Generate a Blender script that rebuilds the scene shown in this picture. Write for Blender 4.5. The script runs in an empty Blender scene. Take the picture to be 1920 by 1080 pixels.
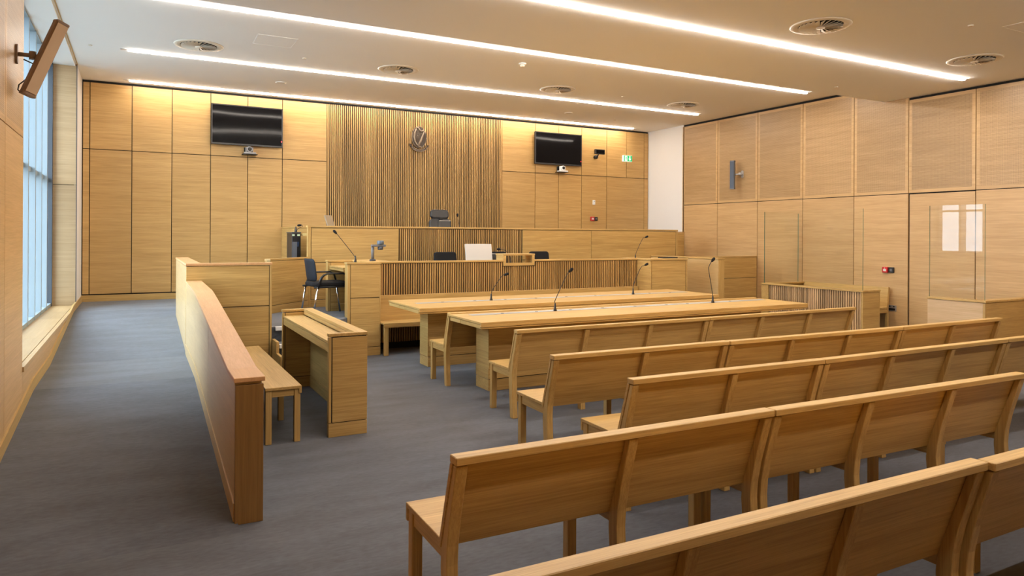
import bpy, bmesh, math, random
from mathutils import Vector, Matrix
random.seed(7)
SC = bpy.context.scene
COL = SC.collection
R = math.radians

# ------------------------------------------------------------------ materials
def new_mat(name):
    m = bpy.data.materials.new(name)
    m.use_nodes = True
    nt = m.node_tree
    nt.nodes.clear()
    out = nt.nodes.new('ShaderNodeOutputMaterial')
    return m, nt, out

def N(nt, t, **kw):
    n = nt.nodes.new(t)
    for k, v in kw.items():
        setattr(n, k, v)
    return n

def principled(name, color, rough=.5, metal=0., spec=.5, emit=None, estr=0., coat=0.):
    m, nt, out = new_mat(name)
    p = N(nt, 'ShaderNodeBsdfPrincipled')
    p.inputs['Base Color'].default_value = (*color, 1)
    p.inputs['Roughness'].default_value = rough
    p.inputs['Metallic'].default_value = metal
    p.inputs['Specular IOR Level'].default_value = spec
    p.inputs['Coat Weight'].default_value = coat
    if emit:
        p.inputs['Emission Color'].default_value = (*emit, 1)
        p.inputs['Emission Strength'].default_value = estr
    nt.links.new(p.outputs[0], out.inputs[0])
    return m

def math_node(nt, op, a=None, b=None, c=None):
    n = N(nt, 'ShaderNodeMath', operation=op)
    for i, v in enumerate((a, b, c)):
        if v is None:
            continue
        if isinstance(v, (int, float)):
            n.inputs[i].default_value = v
        else:
            nt.links.new(v, n.inputs[i])
    return n.outputs[0]

def wood(name, axis='X', light=(.57, .372, .135), dark=(.345, .206, .058), var=.10, rough=.42,
         perf=None, island=True, stripe=1.0):
    """oak veneer: grain runs along `axis` of the object"""
    m, nt, out = new_mat(name)
    L = nt.links
    tc = N(nt, 'ShaderNodeTexCoord')
    oi = N(nt, 'ShaderNodeObjectInfo')
    geo = N(nt, 'ShaderNodeNewGeometry')
    rnd = geo.outputs['Random Per Island'] if island else oi.outputs['Random']
    both = math_node(nt, 'ADD', math_node(nt, 'MULTIPLY', rnd, 37.0), math_node(nt, 'MULTIPLY', oi.outputs['Random'], 23.0))
    comb = N(nt, 'ShaderNodeCombineXYZ')
    for i in range(3):
        L.new(both, comb.inputs[i])
    add = N(nt, 'ShaderNodeVectorMath', operation='ADD')
    L.new(tc.outputs['Object'], add.inputs[0])
    L.new(comb.outputs[0], add.inputs[1])
    def mapped(al, cr):
        mp = N(nt, 'ShaderNodeMapping')
        s = {'X': (al, cr, cr), 'Y': (cr, al, cr), 'Z': (cr, cr, al)}[axis]
        mp.inputs['Scale'].default_value = s
        L.new(add.outputs[0], mp.inputs['Vector'])
        return mp.outputs[0]
    def noise(v, detail, dist, rough_=.55):
        n = N(nt, 'ShaderNodeTexNoise')
        n.inputs['Scale'].default_value = 1.0
        n.inputs['Detail'].default_value = detail
        n.inputs['Roughness'].default_value = rough_
        n.inputs['Distortion'].default_value = dist
        L.new(v, n.inputs['Vector'])
        return n.outputs[0]
    n1 = noise(mapped(.8, 12.0), 4, .8)
    n2 = noise(mapped(1.5, 75.0), 4, .4, .65)
    n3 = noise(mapped(4.5, 260.0), 2, .2)
    f = math_node(nt, 'ADD', math_node(nt, 'MULTIPLY', n1, .30), math_node(nt, 'MULTIPLY', n2, .42))
    f = math_node(nt, 'ADD', f, math_node(nt, 'MULTIPLY', n3, .28))
    ramp = N(nt, 'ShaderNodeValToRGB')
    ramp.color_ramp.elements[0].position = .5 - .14 / stripe
    ramp.color_ramp.elements[0].color = (*dark, 1)
    ramp.color_ramp.elements[1].position = .5 + .12 / stripe
    ramp.color_ramp.elements[1].color = (*light, 1)
    L.new(f, ramp.inputs[0])
    hsv = N(nt, 'ShaderNodeHueSaturation')
    L.new(ramp.outputs[0], hsv.inputs['Color'])
    val = math_node(nt, 'ADD', math_node(nt, 'MULTIPLY', rnd, 2 * var), 1 - var)
    L.new(val, hsv.inputs['Value'])
    col = hsv.outputs[0]
    p = N(nt, 'ShaderNodeBsdfPrincipled')
    if perf:
        a, b, pitch, rad = perf
        sep = N(nt, 'ShaderNodeSeparateXYZ')
        L.new(tc.outputs['Object'], sep.inputs[0])
        ds = []
        for ax in (a, b):
            fr = math_node(nt, 'FRACT', math_node(nt, 'MULTIPLY', sep.outputs['XYZ'.index(ax)], 1.0 / pitch))
            d = math_node(nt, 'SUBTRACT', fr, .5)
            ds.append(math_node(nt, 'MULTIPLY', d, d))
        dist = math_node(nt, 'SQRT', math_node(nt, 'ADD', ds[0], ds[1]))
        hole = math_node(nt, 'LESS_THAN', dist, rad)
        mix = N(nt, 'ShaderNodeMix', data_type='RGBA')
        L.new(hole, mix.inputs[0])
        L.new(col, mix.inputs[6])
        mix.inputs[7].default_value = (.10, .06, .03, 1)
        col = mix.outputs[2]
    L.new(col, p.inputs['Base Color'])
    p.inputs['Roughness'].default_value = rough
    p.inputs['Specular IOR Level'].default_value = .45
    bump = N(nt, 'ShaderNodeBump')
    bump.inputs['Strength'].default_value = .08
    bump.inputs['Distance'].default_value = .002
    L.new(n3, bump.inputs['Height'])
    L.new(bump.outputs[0], p.inputs['Normal'])
    L.new(p.outputs[0], out.inputs[0])
    return m

OX = wood('oak_grain_x', 'X')
OY = wood('oak_grain_y', 'Y')
OZ = wood('oak_grain_z', 'Z')
SLAT = wood('oak_slat', 'Z', light=(.51, .305, .110), dark=(.30, .165, .046), var=.22)
PERFY = wood('oak_perforated', 'Y', light=(.52, .34, .165), dark=(.37, .225, .095), perf=('Y', 'Z', .0135, .24))
WX = wood('oak_wall_x', 'X', light=(.575, .36, .136), dark=(.385, .222, .067), var=.06)
WY = wood('oak_wall_y', 'Y', light=(.60, .392, .19), dark=(.43, .265, .108), var=.06)
CAPY = wood('oak_handrail', 'Y', light=(.62, .355, .165), dark=(.48, .25, .10), var=.05)
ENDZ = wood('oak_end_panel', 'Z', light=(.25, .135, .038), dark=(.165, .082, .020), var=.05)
DARK = principled('shadow_gap_black', (.012, .011, .010), .9)
PAINT = principled('white_paint', (.80, .785, .76), .85, spec=.2)
CEIL = principled('ceiling_paint', (.90, .895, .88), .9, spec=.15)
BLACKP = principled('black_plastic', (.012, .012, .013), .38)
BLACKF = principled('black_fabric', (.012, .012, .014), .85, spec=.25)
BLACKM = principled('black_mesh_fabric', (.012, .016, .024), .6, spec=.3)
LEATHER = principled('black_leather', (.014, .014, .016), .38)
CHROME = principled('chrome', (.72, .72, .74), .16, metal=1.)
STEEL = principled('brushed_aluminium', (.66, .67, .70), .38, metal=.85)
STRIPM = principled('pale_aluminium_strip', (.34, .38, .45), .35, metal=.3)
NOSE = principled('pale_nosing', (.70, .70, .70), .5)
GREYPL = principled('grey_plastic', (.13, .135, .15), .45)
DKGREY = principled('dark_grey_metal', (.05, .055, .07), .42, metal=.3)
SPKBR = principled('bronze_paint', (.24, .16, .105), .45)
SPKGR = principled('tan_grille_cloth', (.60, .46, .32), .7)
WHITEPL = principled('white_plastic', (.78, .78, .76), .4)
CREAM = principled('cream_plastic', (.74, .68, .58), .45)
REDPL = principled('red_plastic', (.55, .02, .025), .4)
GREENG = principled('exit_green', (.0, .30, .10), .4, emit=(.0, .42, .14), estr=.45)
EXITW = principled('exit_white', (.8, .85, .8), .4, emit=(.9, 1, .92), estr=.45)
LEDRED = principled('red_led', (.4, .01, .01), .4, emit=(1, .05, .06), estr=1.5)
BRONZE = principled('bronze', (.060, .043, .033), .5, spec=.3)
BRONZEL = principled('polished_bronze', (.24, .18, .125), .45, spec=.35)
FRAME = principled('window_aluminium', (.25, .31, .35), .5)
FRAMED = principled('window_dark_edge', (.05, .06, .075), .5)
LABEL = principled('pale_green_label', (.5, .62, .42), .5)
def lamp(power):
    return principled('led_diffuser', (.9, .9, .9), .5, emit=(1., .89, .77), estr=power * 1.08)
GREENEDGE = principled('glass_edge', (.03, .17, .14), .15)

def screen_mat():
    m, nt, out = new_mat('tv_glass')
    L = nt.links
    p = N(nt, 'ShaderNodeBsdfPrincipled')
    p.inputs['Base Color'].default_value = (.006, .0055, .006, 1)
    p.inputs['Roughness'].default_value = .07
    p.inputs['Specular IOR Level'].default_value = .10
    tc = N(nt, 'ShaderNodeTexCoord')
    n = N(nt, 'ShaderNodeTexNoise')
    n.inputs['Scale'].default_value = 1.3
    n.inputs['Detail'].default_value = 0
    L.new(tc.outputs['Object'], n.inputs['Vector'])
    b = N(nt, 'ShaderNodeBump')
    b.inputs['Strength'].default_value = .25
    b.inputs['Distance'].default_value = .02
    L.new(n.outputs[0], b.inputs['Height'])
    L.new(b.outputs[0], p.inputs['Normal'])
    L.new(p.outputs[0], out.inputs[0])
    return m
SCREEN = screen_mat()

def glass_mat(name, tint=(.97, .99, .98), f0=.045):
    m, nt, out = new_mat(name)
    L = nt.links
    tr = N(nt, 'ShaderNodeBsdfTransparent')
    tr.inputs[0].default_value = (*tint, 1)
    gl = N(nt, 'ShaderNodeBsdfGlossy')
    gl.inputs['Roughness'].default_value = .0
    gl.inputs[0].default_value = (1, 1, 1, 1)
    lw = N(nt, 'ShaderNodeLayerWeight')
    lw.inputs['Blend'].default_value = .5
    p5 = math_node(nt, 'POWER', lw.outputs['Facing'], 5.0)
    fac = math_node(nt, 'ADD', math_node(nt, 'MULTIPLY', p5, 1 - f0), f0)
    mx = N(nt, 'ShaderNodeMixShader')
    L.new(fac, mx.inputs[0])
    L.new(tr.outputs[0], mx.inputs[1])
    L.new(gl.outputs[0], mx.inputs[2])
    L.new(mx.outputs[0], out.inputs[0])
    return m
GLASS = glass_mat('screen_glass', (.985, .995, .99), .02)
WGLASS = glass_mat('window_glass', (.93, .97, .99), .05)

def carpet():
    m, nt, out = new_mat('grey_carpet')
    L = nt.links
    tc = N(nt, 'ShaderNodeTexCoord')
    def nz(scale, detail, sc=(1, 1, 1)):
        mp = N(nt, 'ShaderNodeMapping')
        mp.inputs['Scale'].default_value = sc
        L.new(tc.outputs['Object'], mp.inputs[0])
        n = N(nt, 'ShaderNodeTexNoise')
        n.inputs['Scale'].default_value = scale
        n.inputs['Detail'].default_value = detail
        L.new(mp.outputs[0], n.inputs['Vector'])
        return n.outputs[0]
    a = nz(2.2, 4, (.7, 2.2, 1))
    b = nz(38, 3, (.5, 1.4, 1))
    c = nz(420, 2)
    f = math_node(nt, 'ADD', math_node(nt, 'MULTIPLY', a, .42), math_node(nt, 'MULTIPLY', b, .33))
    f = math_node(nt, 'ADD', f, math_node(nt, 'MULTIPLY', c, .25))
    ramp = N(nt, 'ShaderNodeValToRGB')
    ramp.color_ramp.elements[0].position = .38
    ramp.color_ramp.elements[0].color = (.030, .035, .048, 1)
    ramp.color_ramp.elements[1].position = .62
    ramp.color_ramp.elements[1].color = (.085, .097, .126, 1)
    L.new(f, ramp.inputs[0])
    p = N(nt, 'ShaderNodeBsdfPrincipled')
    L.new(ramp.outputs[0], p.inputs['Base Color'])
    p.inputs['Roughness'].default_value = .8
    p.inputs['Specular IOR Level'].default_value = .3
    p.inputs['Sheen Weight'].default_value = .25
    bm_ = N(nt, 'ShaderNodeBump')
    bm_.inputs['Strength'].default_value = .35
    bm_.inputs['Distance'].default_value = .004
    L.new(c, bm_.inputs['Height'])
    L.new(bm_.outputs[0], p.inputs['Normal'])
    L.new(p.outputs[0], out.inputs[0])
    return m
CARPET = carpet()

# ------------------------------------------------------------------ mesh builder
class MB:
    def __init__(s):
        s.v, s.f, s.m, s.sm = [], [], [], []
    def add(s, vs, fs, m=0, smooth=False):
        o = len(s.v)
        s.v += [tuple(p) for p in vs]
        for f in fs:
            s.f.append(tuple(o + i for i in f)); s.m.append(m); s.sm.append(smooth)
        return s
    def box(s, x0, x1, y0, y1, z0, z1, m=0):
        return s.add([(x0, y0, z0), (x1, y0, z0), (x1, y1, z0), (x0, y1, z0), (x0, y0, z1), (x1, y0, z1), (x1, y1, z1), (x0, y1, z1)],
                     [(0, 3, 2, 1), (4, 5, 6, 7), (0, 1, 5, 4), (1, 2, 6, 5), (2, 3, 7, 6), (3, 0, 4, 7)], m)
    def prism(s, poly, axis, a0, a1, m=0):
        def P(q, a):
            return {'x': (a, q[0], q[1]), 'y': (q[0], a, q[1]), 'z': (q[0], q[1], a)}[axis]
        n = len(poly)
        vs = [P(q, a0) for q in poly] + [P(q, a1) for q in poly]
        fs = [tuple(range(n)), tuple(range(2 * n - 1, n - 1, -1))] + [(i, (i + 1) % n, n + (i + 1) % n, n + i) for i in range(n)]
        return s.add(vs, fs, m)
    def obox(s, c, a, b, d, m=0):
        c, a, b, d = map(Vector, (c, a, b, d))
        vs = [c + sx * a + sy * b + sz * d for sz in (-1, 1) for sx, sy in ((-1, -1), (1, -1), (1, 1), (-1, 1))]
        return s.add(vs, [(0, 3, 2, 1), (4, 5, 6, 7), (0, 1, 5, 4), (1, 2, 6, 5), (2, 3, 7, 6), (3, 0, 4, 7)], m)
    def tube(s, pts, r, n=10, m=0, cap=True):
        pts = [Vector(p) for p in pts]
        rs = r if isinstance(r, (list, tuple)) else [r] * len(pts)
        rings, prev = [], None
        for i, p in enumerate(pts):
            t = (pts[min(i + 1, len(pts) - 1)] - pts[max(i - 1, 0)]).normalized()
            u = prev - t * prev.dot(t) if prev is not None else (Vector((0, 0, 1)) if abs(t.z) < .9 else Vector((1, 0, 0))).cross(t)
            u.normalize(); prev = u
            w = t.cross(u)
            rings.append([p + rs[i] * (math.cos(2 * math.pi * k / n) * u + math.sin(2 * math.pi * k / n) * w) for k in range(n)])
        vs = [q for g in rings for q in g]
        fs = [(i * n + k, i * n + (k + 1) % n, (i + 1) * n + (k + 1) % n, (i + 1) * n + k) for i in range(len(pts) - 1) for k in range(n)]
        s.add(vs, fs, m, True)
        if cap:
            o = len(s.v) - len(vs)
            s.f.append(tuple(o + k for k in range(n))[::-1]); s.m.append(m); s.sm.append(False)
            s.f.append(tuple(o + (len(pts) - 1) * n + k for k in range(n))); s.m.append(m); s.sm.append(False)
        return s
    def lathe(s, prof, c, axis=(0, 0, 1), n=24, m=0, smooth=True):
        c, ax = Vector(c), Vector(axis).normalized()
        u = (Vector((1, 0, 0)) if abs(ax.x) < .9 else Vector((0, 1, 0))).cross(ax).normalized()
        w = ax.cross(u)
        vs = [c + ax * h + r * (math.cos(2 * math.pi * k / n) * u + math.sin(2 * math.pi * k / n) * w) for r, h in prof for k in range(n)]
        fs = [(i * n + k, i * n + (k + 1) % n, (i + 1) * n + (k + 1) % n, (i + 1) * n + k) for i in range(len(prof) - 1) for k in range(n)]
        s.add(vs, fs, m, smooth)
        o = len(s.v) - len(vs)
        s.f.append(tuple(o + k for k in range(n))[::-1]); s.m.append(m); s.sm.append(False)
        s.f.append(tuple(o + (len(prof) - 1) * n + k for k in range(n))); s.m.append(m); s.sm.append(False)
        return s
    def rbox(s, c, a, b, d, r=.2, seg=5, m=0):
        """box with corners rounded in the a-b plane, thickness along d"""
        c, a, b, d = map(Vector, (c, a, b, d))
        la, lb = a.length, b.length
        ua, ub = a / la, b / lb
        r = min(r, la * .99, lb * .99)
        ring = []
        for (sa, sb, t0) in ((1, 1, 0), (-1, 1, 90), (-1, -1, 180), (1, -1, 270)):
            for k in range(seg + 1):
                t = R(t0 + 90 * k / seg)
                ring.append(ua * (sa * (la - r) + r * math.cos(t)) + ub * (sb * (lb - r) + r * math.sin(t)))
        n = len(ring)
        vs = [c + q - d for q in ring] + [c + q + d for q in ring]
        fs = [tuple(range(n))[::-1], tuple(range(n, 2 * n))] + [(i, (i + 1) % n, n + (i + 1) % n, n + i) for i in range(n)]
        return s.add(vs, fs, m)
    def build(s, name, mats, parent=None, bevel=0., segs=1):
        mats = mats if isinstance(mats, (list, tuple)) else [mats]
        off = Vector((0, 0, 0))
        if parent is not None:
            q = parent
            while q is not None:
                off += q.location
                q = q.parent
        me = bpy.data.meshes.new(name)
        me.from_pydata([tuple(Vector(p) - off) for p in s.v], [], s.f)
        for mt in mats:
            me.materials.append(mt)
        for p, k, sm in zip(me.polygons, s.m, s.sm):
            p.material_index = k
            p.use_smooth = sm
        bm = bmesh.new(); bm.from_mesh(me)
        bmesh.ops.recalc_face_normals(bm, faces=bm.faces)
        bm.to_mesh(me); bm.free()
        o = bpy.data.objects.new(name, me)
        COL.objects.link(o)
        if parent is not None:
            o.parent = parent
        if bevel:
            b = o.modifiers.new('edge', 'BEVEL')
            b.width = bevel; b.segments = segs; b.limit_method = 'ANGLE'; b.angle_limit = R(40)
        return o

def tag(o, label=None, cat=None, group=None, kind=None):
    if label: o['label'] = label
    if cat: o['category'] = cat
    if group: o['group'] = group
    if kind: o['kind'] = kind
    return o

def thing(name, loc, label, cat, group=None):
    o = bpy.data.objects.new(name, None)
    o.empty_display_size = .1
    COL.objects.link(o)
    o.location = loc
    return tag(o, label, cat, group)

def dup(root, loc=None, label=None, group=None, rotz=None):
    r = root.copy(); COL.objects.link(r)
    if loc is not None: r.location = loc
    if rotz is not None: r.rotation_euler = (0, 0, rotz)
    if label: r['label'] = label
    if group: r['group'] = group
    for ch in list(root.children):
        c = ch.copy(); COL.objects.link(c); c.parent = r
        for g in list(ch.children):
            d = g.copy(); COL.objects.link(d); d.parent = c
    return r

def struct(o):
    o['kind'] = 'structure'
    return o

B = lambda *a, **k: MB().box(*a, **k)
def each(name, mat, parent, boxes, bevel=0.):
    return [MB().box(*b).build(name, mat, parent, bevel) for b in boxes]
def slab(name, mat, parent, poly, z0, z1, bevel=0.):
    return MB().prism(poly, 'z', z0, z1).build(name, mat, parent, bevel)

# ------------------------------------------------------------------ room shell
XL, XR, YB, YF = -.82, 11.06, 13.65, -2.6
ZU, ZL, YD = 4.24, 3.955, 7.475           # upper ceiling, lower ceiling, where they meet

# floor: court floor, ramp with a landing, raised platforms
PZ, RZ = .54, .285
m = MB()
m.box(XL - .4, XR + .3, YF - .2, YB + .2, -.12, 0)
m.prism([(4.2, 0), (7.5, RZ), (8.85, RZ), (11.95, PZ), (YB, PZ), (YB, -.01), (4.2, -.01)], 'x', XL, .52)
m.box(.52, 2.12, 8.99, YB, -.01, PZ)
m.prism([(2.12, 8.99), (2.545, 9.57), (2.545, 9.72), (3.03, 9.72), (3.03, YB), (2.12, YB)], 'z', -.01, PZ)
m.box(2.54, 9.2, 10.05, YB, -.01, PZ - .002)
m.box(9.2, XR, 10.27, YB, -.01, PZ - .004)
m.box(2.45, XR, 11.27, YB, -.01, 1.0)
struct(m.build('floor', CARPET))

# ceilings
m = MB()
m.box(XL - .02, XR + .3, YD, YB + .25, ZU, ZU + .15)
m.box(XL - .02, XR + .3, YF - .25, YD, ZL, ZU + .15)
m.box(XL - .6, XL - .02, 6.7, 12.7, ZU - .03, ZU + .15)
struct(m.build('ceiling', CEIL))
m = MB()
m.box(XL, XL + .012, 6.9, 12.52, ZU - .006, ZU + .004)
struct(m.build('trim_1', wood('oak_ceiling_edge', 'Y')))

def panels(mb, cells, plane, face, depth, gap=.006, mi=0, perf=None):
    """veneer panels; cells = (a0,a1,z0,z1); plane 'y' (faces -Y), 'xr' (faces -X), 'xl' (faces +X)"""
    for c in cells:
        a0, a1, z0, z1 = c[:4]
        a0 += gap / 2; a1 -= gap / 2; z0 += gap / 2; z1 -= gap / 2
        d0, d1 = (face - depth, face) if plane == 'xl' else (face, face + depth)
        def bx(p0, p1, q0, q1, k):
            if plane == 'y': mb.box(p0, p1, d0, d1, q0, q1, k)
            else: mb.box(d0, d1, p0, p1, q0, q1, k)
        if perf is not None and len(c) > 4:
            w = .05
            bx(a0, a1, z0, z0 + w, mi); bx(a0, a1, z1 - w, z1, mi)
            bx(a0, a0 + w, z0 + w, z1 - w, mi); bx(a1 - w, a1, z0 + w, z1 - w, mi)
            bx(a0 + w, a1 - w, z0 + w, z1 - w, perf)
        else:
            bx(a0, a1, z0, z1, mi)

# back wall
XS = [-.81, -.707, -.089, .527, 1.151, 1.778, 2.391, 3.216]
XE = [7.026, 7.859, 8.477, 9.104, 9.815, 10.396, 10.93, XR]
m = MB()
m.box(XL - .4, XR + .4, YB + .03, YB + .25, -.1, ZU + .1, 1)
cells = []
for a, b in zip(XS, XS[1:]):
    cells += [(a, b, 3.09, 4.205), (a, b, .66, 3.09)]
for i, (a, b) in enumerate(zip(XE, XE[1:])):
    cells.append((a, b, 3.09, 4.205))
    if i == 4: cells.append((a, XE[6], 1.0, 3.09))
    elif i != 5: cells.append((a, b, 1.0, 3.09))
panels(m, cells, 'y', YB, .028, .012)
struct(m.build('wall_back', [WX, DARK]))
m = MB(); m.box(XL, 2.39, YB - .012, YB + .03, PZ - .01, PZ + .105)
struct(m.build('baseboard_back', OX))

# slatted feature panel in the back wall (a fixture of the wall)
def slats(mb, a0, a1, z0, z1, face, depth=.028, pitch=.0385, w=.024, plane='y', mi=0, back=1, zfun=None):
    n = int(round((a1 - a0) / pitch)); p = (a1 - a0) / n
    for i in range(n):
        c = a0 + (i + .5) * p
        zt = zfun(c) if zfun else z1
        if plane == 'y': mb.box(c - w / 2, c + w / 2, face, face + depth, z0, zt, mi)
        else: mb.box(face, face + depth, c - w / 2, c + w / 2, z0, zt, mi)
m = MB()
slats(m, 3.235, 7.01, 1.3, 4.2, YB - .008, .016, .0397, .0218)
m.box(3.219, 3.235, YB - .004, YB + .03, 1.0, 4.2, 0)
m.box(7.01, 7.024, YB - .004, YB + .03, 1.0, 4.2, 0)
m.box(3.22, 7.024, YB + .007, YB + .03, 1.0, 4.2, 1)
struct(m.build('trim_2', [SLAT, DARK]))

# right wall
YS = [12.4, 11.31, 10.2, 9.106, 8.034, 7.05, 6.01, 4.95, 3.88, 2.81, 1.74, .67, -.40, -1.47, -2.54]
m = MB()
m.box(XR + .03, XR + .25, YF - .2, 12.4, -.1, ZU + .1, 1)
cells = []
for a, b in zip(YS, YS[1:]):
    top = 4.2 if a > YD + .1 else ZL - .035
    cells.append((b, a, 2.40, top, 1))
    if a != 7.05: cells.append((b, a, .0, 2.40))
panels(m, cells, 'xr', XR, .028, .012, perf=3)
m.box(XR + .01, XR + .25, 12.4, YB + .05, -.1, ZU + .1, 2)     # plaster pier
m.box(XR - .0, XR + .03, 12.37, 12.42, .9, 4.2, 0)
struct(m.build('wall_right', [WY, DARK, PAINT, PERFY]))
# door in the right wall
d = MB(); d.box(XR + .006, XR + .03, 6.02, 7.03, .01, 2.385)
dr = struct(d.build('door_1', WY))

# left wall with window opening
W0, W1, WZ0, WZ1 = 6.9, 12.5, .59, 4.21
m = MB()
m.box(XL - .42, XL - .03, YF - .2, W0 - .03, -.1, ZU + .1, 1)
cells = []
ys = [6.9, 6.017, 4.96, 3.90, 2.84, 1.78, .72, -.34, -1.4, -2.5]
for a, b in zip(ys, ys[1:]):
    cells += [(b, a, 2.45, ZL - .035, 1), (b, a, .10, 2.45)]
panels(m, cells, 'xl', XL, .028, .008, perf=3)
m.box(XL - .40, XL - .001, W0 - .03, W0, .1, ZU, 0)                # near reveal of the opening
m.box(XL - .40, XL - .028, W0, W1, -.1, WZ0 - .03, 1)
m.box(XL - .028, XL, W0 + .0, W1, .05, WZ0 - .035, 0)              # apron under the sill
m.box(XL - .40, XL - .004, W1, W1 + .03, WZ0, 2.408, 4)            # far reveal, two boards
m.box(XL - .40, XL - .004, W1, W1 + .03, 2.416, ZU, 4)
m.box(XL - .45, XL - .03, W1 + .03, YB + .1, -.1, ZU + .1, 1)
m.box(XL - .004, XL + .004, W1 - .004, W1 + .05, WZ0, ZU, 5)
m.box(XL - .03, XL, W1 + .05, YB + .04, .5, ZU + .05, 2)           # white plaster strip
struct(m.build('wall_left', [WY, DARK, PAINT, PERFY, wood('oak_reveal', 'X', (.46, .33, .19), (.35, .24, .125)), FRAMED]))
m = MB()
m.prism([(YF, 0), (4.2, 0), (7.5, RZ), (8.85, RZ), (11.95, PZ), (YB, PZ), (YB, PZ + .10), (11.95, PZ + .10), (8.85, RZ + .10), (7.5, RZ + .10), (4.2, .10), (YF, .10)], 'x', XL - .01, XL + .014)
struct(m.build('baseboard_left', wood('oak_baseboard', 'Y', (.55, .375, .15), (.42, .265, .09), var=.05)))
# window: sill, frame, mullions, panes
GX = -1.17
m = MB()
for i in range(6):
    a = W0 + i * (W1 - W0) / 6; b = a + (W1 - W0) / 6 - .002
    m.box(GX - .03, XL - .036, a, b, WZ0 - .03, WZ0)
m.box(XL - .028, XL + .012, W0, W1, WZ0 - .04, WZ0 + .001)
struct(m.build('trim_3', wood('oak_sill', 'Y', (.46, .32, .165), (.37, .24, .11), var=.08)))
m = MB()
m.box(GX - .12, GX + .05, W0, W0 + .07, WZ0, WZ1 + .05)
m.box(GX - .12, GX + .05, W1 - .07, W1, WZ0, WZ1 + .05, 1)
m.box(GX - .12, GX + .04, W0, W1, WZ0, WZ0 + .05)
m.box(GX - .12, GX + .04, W0, W1, WZ1 - .02, WZ1 + .05)
y = W1 - .66
while y > W0 + .3:
    m.box(GX - .22, GX + .045, y - .03, y + .03, WZ0, WZ1 + .05)
    y -= .645
m.box(GX - .08, GX - .0, W0, W1, 2.44, 2.50)
win = struct(m.build('window_1', [FRAME, FRAMED]))
m = MB(); m.box(GX - .012, GX - .002, W0 + .02, W1 - .02, WZ0 + .03, WZ1)
pane = m.build('pane', WGLASS, win)

# wall behind the camera
m = MB(); m.box(XL - .4, XR + .3, YF - .25, YF, -.1, ZU + .1)
struct(m.build('wall_front', wood('oak_rear_wall', 'X', var=.05)))

# ------------------------------------------------------------------ ceiling fittings
def light_strip(x0, x1, y, z, label, power=44.):
    t = thing('linear_ceiling_light', ((x0 + x1) / 2, y, z), label, 'ceiling light', 'recessed linear ceiling lights')
    B(x0, x1, y - .025, y + .025, z - .018, z - .001).build('diffuser', lamp(power), t)
    each('end_cap', STEEL, t, [(x0 - .09, x0 - .004, y - .03, y + .03, z - .006, z - .001), (x1 + .004, x1 + .07, y - .03, y + .03, z - .006, z - .001)])
light_strip(-.13, 10.36, 13.37, ZU, 'slim linear ceiling light closest to the slatted back wall', 26.)
light_strip(-.13, 10.33, 11.15, ZU, 'slim linear ceiling light, second out from the slatted back wall', 32.)
light_strip(-.13, 10.44, 8.53, ZU, 'slim linear ceiling light running just behind the ceiling step', 40.)
light_strip(1.2, 10.43, 5.84, ZL, 'slim linear ceiling light on the lower ceiling above the benches')
light_strip(1.2, 10.43, 3.15, ZL, 'slim linear ceiling light over the middle bench rows')
light_strip(1.2, 10.43, .46, ZL, 'slim linear ceiling light over the rear of the court')

vt = thing('ceiling_diffuser', (0, 0, 0), 'x', 'air vent', 'round swirl air diffusers in the ceiling')
m = MB().lathe([(.225, -.001), (.235, -.012), (.30, -.012), (.312, -.001)], (0, 0, 0), n=48)
m.build('rim', CREAM, vt)
MB().lathe([(.226, -.0015), (.226, -.004)], (0, 0, 0), n=40).build('recess', DARK, vt)
m = MB()
for k in range(24):
    a = 2 * math.pi * k / 24
    u = Vector((math.cos(a), math.sin(a), 0)); w = Vector((-math.sin(a), math.cos(a), 0))
    p = [u * .035 - w * .004, u * .035 + w * .005, u * .222 + w * .026, u * .222 - w * .022]
    zz = [-.024, -.010, -.006, -.030]
    vs = [q + Vector((0, 0, h)) for q, h in zip(p, zz)]
    vs += [q + Vector((0, 0, .003)) for q in vs]
    m.add(vs, [(0, 1, 2, 3), (7, 6, 5, 4), (0, 4, 5, 1), (1, 5, 6, 2), (2, 6, 7, 3), (3, 7, 4, 0)])
m.build('blade_ring', CREAM, vt)
MB().lathe([(.045, -.006), (.045, -.03), (.02, -.034)], (0, 0, 0), n=24).build('hub', CREAM, vt)
for i, (x, y, z, lb) in enumerate([(.725, 10.42, ZU, 'round cream swirl diffuser above the tall wall panels, closest to the window'),
        (3.547, 10.42, ZU, 'round cream swirl diffuser in the ceiling in front of the wall emblem'),
        (6.47, 10.46, ZU, 'round cream swirl diffuser in the ceiling between wall emblem and second television'),
        (9.346, 10.48, ZU, 'round cream swirl diffuser above the witness box, closest to the white pier'),
        (6.47, 5.11, ZL, 'round cream swirl diffuser on the lower ceiling, beside the front light strip'),
        (9.40, 5.13, ZL, 'round cream swirl diffuser on the lower ceiling, next to the perforated side wall')]):
    if i == 0: vt.location = (x, y, z); vt['label'] = lb
    else: dup(vt, (x, y, z), lb)

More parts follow.
